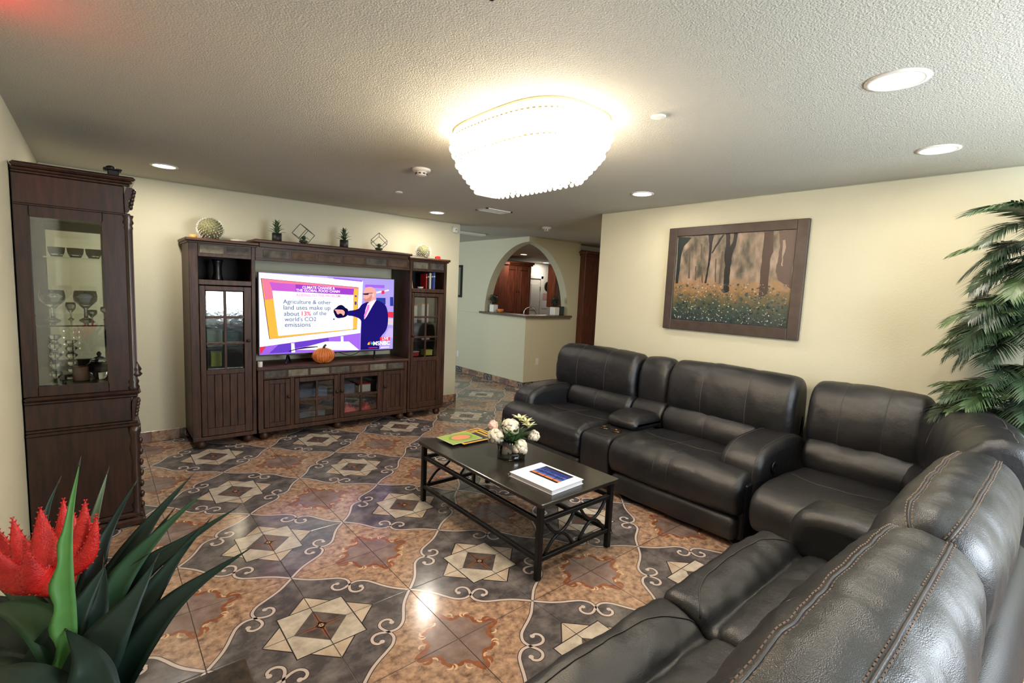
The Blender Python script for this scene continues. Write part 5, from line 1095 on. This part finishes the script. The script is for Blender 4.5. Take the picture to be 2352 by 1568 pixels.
# red lamp added out of view on the left wall, to tint the ceiling
mat('added_red_glow', (255,40,30), .4, emit=6)
solo('added_red_lamp', MB().box(XL,-2.75,2.26,XL+.05,-2.45,2.38,c=.006), 'added_red_glow', 'added unseen red lamp on the left wall, tinting the ceiling', 'lamp')

# ------------------------------------------------------------------ palm, curved wooden frame
mat('frond_dark', (30,42,30), .45, rgb2=(58,78,52), nscale=7); mat('frond_light', (110,150,60), .45, rgb2=(150,178,84), nscale=9); mat('frond_mid', (58,82,48), .45, rgb2=(96,116,76), nscale=8); mat('trunk_bark', (96,84,58), .8, rgb2=(130,120,88), nscale=40, nstretch=(1,1,6)); mat('basket', (70,50,36), .8, bump=.4, bscale=60)
def frond_mesh(name, L, droop, lw, n, seed, mname):
    rn = random.Random(seed); m = MB(); ax = []
    for i in range(n+1):
        q = i/n; ax.append(Vector((L*(q-.18*droop*q*q), 0, L*(.42*q-droop*q*q))))
    m.tube(ax, [.005*(1-.8*i/n) for i in range(n+1)], 5)
    for i in range(2, n+1):
        q = i/n; tn = (ax[min(i+1,n)]-ax[i-1]).normalized(); ln = L*.36*(sin(pi*(.12+.83*q))**.8)+.02
        for sd in (-1,1):
            for h_ in (0,.5):
                b = ax[i-1].lerp(ax[i], h_); dv = (Vector((0,sd,0))*(1-.35*q)+tn*(.45+.6*q)+Vector((0,0,.12+rn.uniform(-.12,.1)))).normalized()
                tp = b+dv*ln*rn.uniform(.88,1.05)-Vector((0,0,ln*.22)); md = b.lerp(tp,.5)+Vector((0,0,ln*.08)); w = tn*lw
                m.add([b-w*.5, b+w*.5, md+w*.6, md-w*.6, tp], [(0,1,2,3),(3,2,4)])
    me = m.mesh(name, [mname]); return me
FR = [frond_mesh('frond', L, dr, .012, 24, k, c) for k, (L, dr, c) in enumerate(((.46,.55,'frond_dark'),(.5,.72,'frond_dark'),(.42,.4,'frond_mid'),(.48,.85,'frond_dark'),(.44,.6,'frond_mid'),(.46,.5,'frond_light')))]
plm = thing('artificial_palm', 'tall artificial palm with layered green fronds in the right corner', 'palm', (3.22,-4.70,0))
ORGP = Vector((3.12,-4.86,0)); rn = random.Random(5)
trunks = [((3.22,-4.80),(3.20,-4.74),2.08),((3.20,-4.79),(3.20,-4.68),1.66),((3.22,-4.77),(3.16,-4.66),1.24)]
part('basket', MB().lathe([(.13,0),(.16,.02),(.18,.3),(.165,.3),(.15,.24),(.002,.24)], (3.21,-4.79,0), 24), 'basket', plm)
for (a, b, h_) in trunks:
    m = MB(); pth = [(a[0]+(b[0]-a[0])*k/12+.008*sin(k), a[1]+(b[1]-a[1])*k/12, .2+(h_-.2)*k/12) for k in range(13)]; m.tube(pth, [.016+.003*(k % 2) for k in range(13)], 8); part('trunk', m, 'trunk_bark', plm)
    nF = 34
    for k in range(nF):
        q = k/nF; az = k*2.4+rn.uniform(-.3,.3); tier = rn.random()
        light = (h_ < 1.2 and k % 3 == 0)
        me = FR[5] if light else FR[rn.randrange(5)]
        zz = h_-.24*tier; el = .55*(1-tier)-.28
        sc = rn.uniform(.85,1.08)*(1.0 if h_ > 1.5 else .88)
        ca = cos(az)
        if ca > .25: az = pi-az; ca = -ca
        if ca > -.05: sc *= .75
        put('frond', me, plm, (b[0],b[1],zz), (0,-el,az), (sc,sc,sc))
t = thing('bent_wood_frame', 'dark wooden curved oval frame on the wall behind the palm', 'mirror', (3.40,-5.02,.6)); mz, my = .96, -5.02  # curved wood taken for a bent chair arm, built as an oval mirror
el = [(XR-.02, my+.33*cos(2*pi*k/48), mz+.34*sin(2*pi*k/48)) for k in range(48)]
part('frame', MB().tube(el, .022, 10, 0, True), 'wood_curio', t); part('glass', MB().prism([(my+.32*cos(2*pi*k/40), mz+.33*sin(2*pi*k/40)) for k in range(40)], XR-.012, XR-.006, 'x'), 'mirror', t)

# ------------------------------------------------------------------ agave with a red bloom on a dark side table, foreground
AG=[([[-0.811,-3.703,0.879],[-0.81,-3.688,1.002],[-0.798,-3.67,1.112],[-0.781,-3.645,1.207]],0.0145,2),([[-0.84,-3.512,0.835],[-0.861,-3.387,0.943],[-0.85,-3.346,1.019],[-0.83,-3.317,1.071]],0.0201,0),([[-0.802,-3.607,0.864],[-0.779,-3.506,0.971],[-0.76,-3.485,1.048],[-0.739,-3.467,1.124]],0.0202,3),([[-0.789,-3.621,0.847],[-0.761,-3.562,0.97],[-0.729,-3.54,1.041],[-0.693,-3.535,1.109]],0.0208,0),([[-0.783,-3.63,0.82],[-0.734,-3.591,0.925],[-0.669,-3.567,1.024],[-0.59,-3.557,1.11]],0.025,0),([[-0.783,-3.656,0.818],[-0.727,-3.622,0.933],[-0.653,-3.609,1.016],[-0.575,-3.612,1.085]],0.0217,1),([[-0.763,-3.647,0.821],[-0.702,-3.619,0.927],[-0.609,-3.648,1.0],[-0.518,-3.666,1.055]],0.0228,0),([[-0.763,-3.726,0.724],[-0.695,-3.727,0.849],[-0.627,-3.723,0.918],[-0.507,-3.738,0.985]],0.0243,0),([[-0.803,-3.726,0.765],[-0.755,-3.739,0.875],[-0.706,-3.731,0.949],[-0.671,-3.701,0.997]],0.0375,0),([[-0.839,-3.689,0.812],[-0.805,-3.692,0.905],[-0.775,-3.671,0.953],[-0.75,-3.635,0.982]],0.0358,0),([[-0.776,-3.808,0.724],[-0.773,-3.798,0.818],[-0.78,-3.77,0.88],[-0.81,-3.7,0.908]],0.0416,0),([[-0.814,-3.696,0.822],[-0.843,-3.66,0.903],[-0.889,-3.591,0.919],[-0.954,-3.5,0.895]],0.025,1),([[-0.839,-3.722,0.765],[-0.867,-3.689,0.827],[-0.913,-3.622,0.841],[-0.97,-3.536,0.822]],0.03,0),([[-0.838,-3.583,0.817],[-0.871,-3.519,0.881],[-0.915,-3.452,0.907],[-0.968,-3.379,0.914]],0.02,1),([[-0.816,-3.672,0.789],[-0.771,-3.671,0.887],[-0.755,-3.637,0.937],[-0.752,-3.595,0.973]],0.0265,0),([[-0.828,-3.809,0.775],[-0.843,-3.788,0.834],[-0.878,-3.74,0.868],[-0.924,-3.663,0.852]],0.0427,0),([[-0.785,-3.678,0.74],[-0.714,-3.684,0.86],[-0.635,-3.658,0.962],[-0.568,-3.652,1.035]],0.024,0),([[-0.797,-3.62,0.802],[-0.753,-3.591,0.902],[-0.692,-3.595,0.972],[-0.629,-3.597,1.054]],0.0207,0),([[-0.867,-3.722,0.781],[-0.895,-3.691,0.831],[-0.94,-3.625,0.839],[-0.989,-3.559,0.82]],0.0333,0),([[-0.844,-3.607,0.797],[-0.885,-3.54,0.837],[-0.942,-3.464,0.841],[-1.006,-3.375,0.807]],0.0333,0),([[-0.87,-3.509,0.766],[-0.916,-3.41,0.819],[-0.964,-3.341,0.831],[-1.021,-3.266,0.825]],0.0333,0)]
PET=[([-0.89,-3.516,1.076],0.0151),([-0.88,-3.476,1.045],0.0138),([-0.847,-3.537,1.094],0.0197),([-0.814,-3.487,1.087],0.0142),([-0.776,-3.596,1.114],0.017),([-0.759,-3.614,1.086],0.0125),([-0.918,-3.482,1.05],0.0179),([-0.911,-3.557,1.034],0.0204),([-0.863,-3.622,1.049],0.0183),([-0.92,-3.376,1.039],0.0155),([-0.798,-3.505,1.056],0.0171),([-0.834,-3.591,1.072],0.0174)]
for n, a, b in (('agave_dark',(17,33,28),(32,54,43)),('agave_mid',(36,66,42),(52,84,54)),('agave_bright',(64,112,52),(88,138,66)),('agave_pale',(82,100,72),(104,122,90))): mat(n, a, .5, rgb2=b, nscale=6, spec=.35)
mat('agave_tip', (52,34,30), .5); mat('bloom_red', (178,14,12), .5, rgb2=(206,34,24), nscale=60, bump=.3, bscale=300); mat('table_granite', (34,28,24), .22, rgb2=(70,58,48), nscale=30, ndetail=8)
ac = Vector((-.816,-3.735,.70))
t = thing('agave_plant', 'artificial agave with broad dark green leaves and a red spiky bloom', 'potted plant', (-.816,-3.735,.60))
part('pot', MB().lathe([(.075,0),(.08,.006),(.105,.12),(.108,.135),(.098,.135),(.09,.115),(.002,.115)], (ac.x,ac.y,.60), 28), 'pot_black', t)
eye = Vector((-.745,-4.88,1.45))
def leaf(pts, W_, cname, wavy=0, tip=True, fold=.45):
    W_ *= 1.2; fold = .18 if W_ > .035 else fold; P_ = catmull([Vector(pts[0]).lerp(ac, .75)]+pts, 9); n = len(P_)-1; G = []; acc = [0]
    for a, b in zip(P_, P_[1:]): acc.append(acc[-1]+(b-a).length)
    for i in range(n+1):
        q = acc[i]/acc[-1]; tn = (P_[min(i+1,n)]-P_[max(i-1,0)]).normalized()
        inward = (Vector((ac.x,ac.y,P_[i].z+.25))-P_[i]); face = (inward-tn*inward.dot(tn)); vw = (eye-P_[i]); face = face.normalized()*.35+(vw-tn*vw.dot(tn)).normalized()*.9; face.normalize()
        sd = tn.cross(face).normalized(); w = W_*(.55+.45*sin(pi*min(1,q*1.25)))*(1 if q < .45 else max(0,(1-((q-.45)/.55)**1.7)))+.0006
        wl = w*(1+wavy*.28*sin(q*38)*(1 if .1 < q < .72 else .2)); up = face
        G.append([P_[i]-sd*wl+up*w*fold, P_[i]-sd*wl*.55+up*w*fold*.22, P_[i], P_[i]+sd*w*.55+up*w*fold*.22, P_[i]+sd*w+up*w*fold, P_[i]+sd*w*.5-up*(w*.02+.003*(1-q)), P_[i]-up*(.0055*(1-q)+.001), P_[i]-sd*w*.5-up*(w*.02+.003*(1-q))])
    m = MB(); m.grid(G, 0, cv=True)
    lf = part('leaf', m, cname, t)
    if tip: part('thorn', MB().tube([P_[-1]-(P_[-1]-P_[-3])*.25, P_[-1], P_[-1]+(P_[-1]-P_[-3]).normalized()*.016], [.0022,.0016,.0004], 6), 'agave_tip', lf)
for pts, w, c in AG: leaf(pts, w, ('agave_dark','agave_mid','agave_bright','agave_pale')[c], 1 if c == 2 else 0)
bc = Vector((-.829,-3.585,.955))
bl = part('bloom_heart', MB().ball(bc,(.035,.035,.03),14,10), 'bloom_red', t, 'red centre of the bloom'); part('bloom_stalk', MB().tube([ac, bc], .012, 8), 'agave_mid', t)
for tipp, w in [PET[i] for i in (0,2,3,4,5,6,7,8,10)]:
    tp = Vector(tipp); q0 = bc+(tp-bc)*.05; md = bc.lerp(tp,.5)+Vector(((tp.x-bc.x)*.25,(tp.y-bc.y)*.25,-.018)); P_ = catmull([q0,md,tp],7); n = len(P_)-1; G = []; s = MB()
    for i in range(n+1):
        q = i/n; tn = (P_[min(i+1,n)]-P_[max(i-1,0)]).normalized(); sd = tn.cross(eye-P_[i]).normalized(); up = sd.cross(tn); ww = w*1.4*(.75+.5*sin(pi*q))*(1-q**1.8)+.0006
        G.append([P_[i]+sd*ww*cos(k*pi/4)+up*ww*.42*sin(k*pi/4) for k in range(8)])
        if i > 2:
            for sg in (-1,1): b_ = P_[i]+sd*ww*sg*.95; s.add([b_+tn*.003, b_-tn*.003, b_+up*.002, b_+sd*sg*.0035+tn*.003], [(0,1,3),(1,2,3),(2,0,3)])
    m = MB(); m.grid(G, 0, cv=True); pe = part('petal', m, 'bloom_red', t); part('spines', s, 'bloom_red', pe, None, 'stuff')
t = thing('side_table', 'small dark granite topped side table under the agave', 'table', (-.765,-3.84,0))
part('tabletop', MB().box(-1.05,-4.12,.565,-.48,-3.56,.60,c=.004), 'table_granite', t)
for x in (-1.02,-.51):
    for y in (-4.09,-3.59): part('leg', MB().box(x-.02,y-.02,0,x+.02,y+.02,.565,c=.003), 'wood_curio', t)
part('apron', MB().box(-1.02,-4.09,.5,-.51,-3.59,.565,c=.003), 'wood_curio', t)
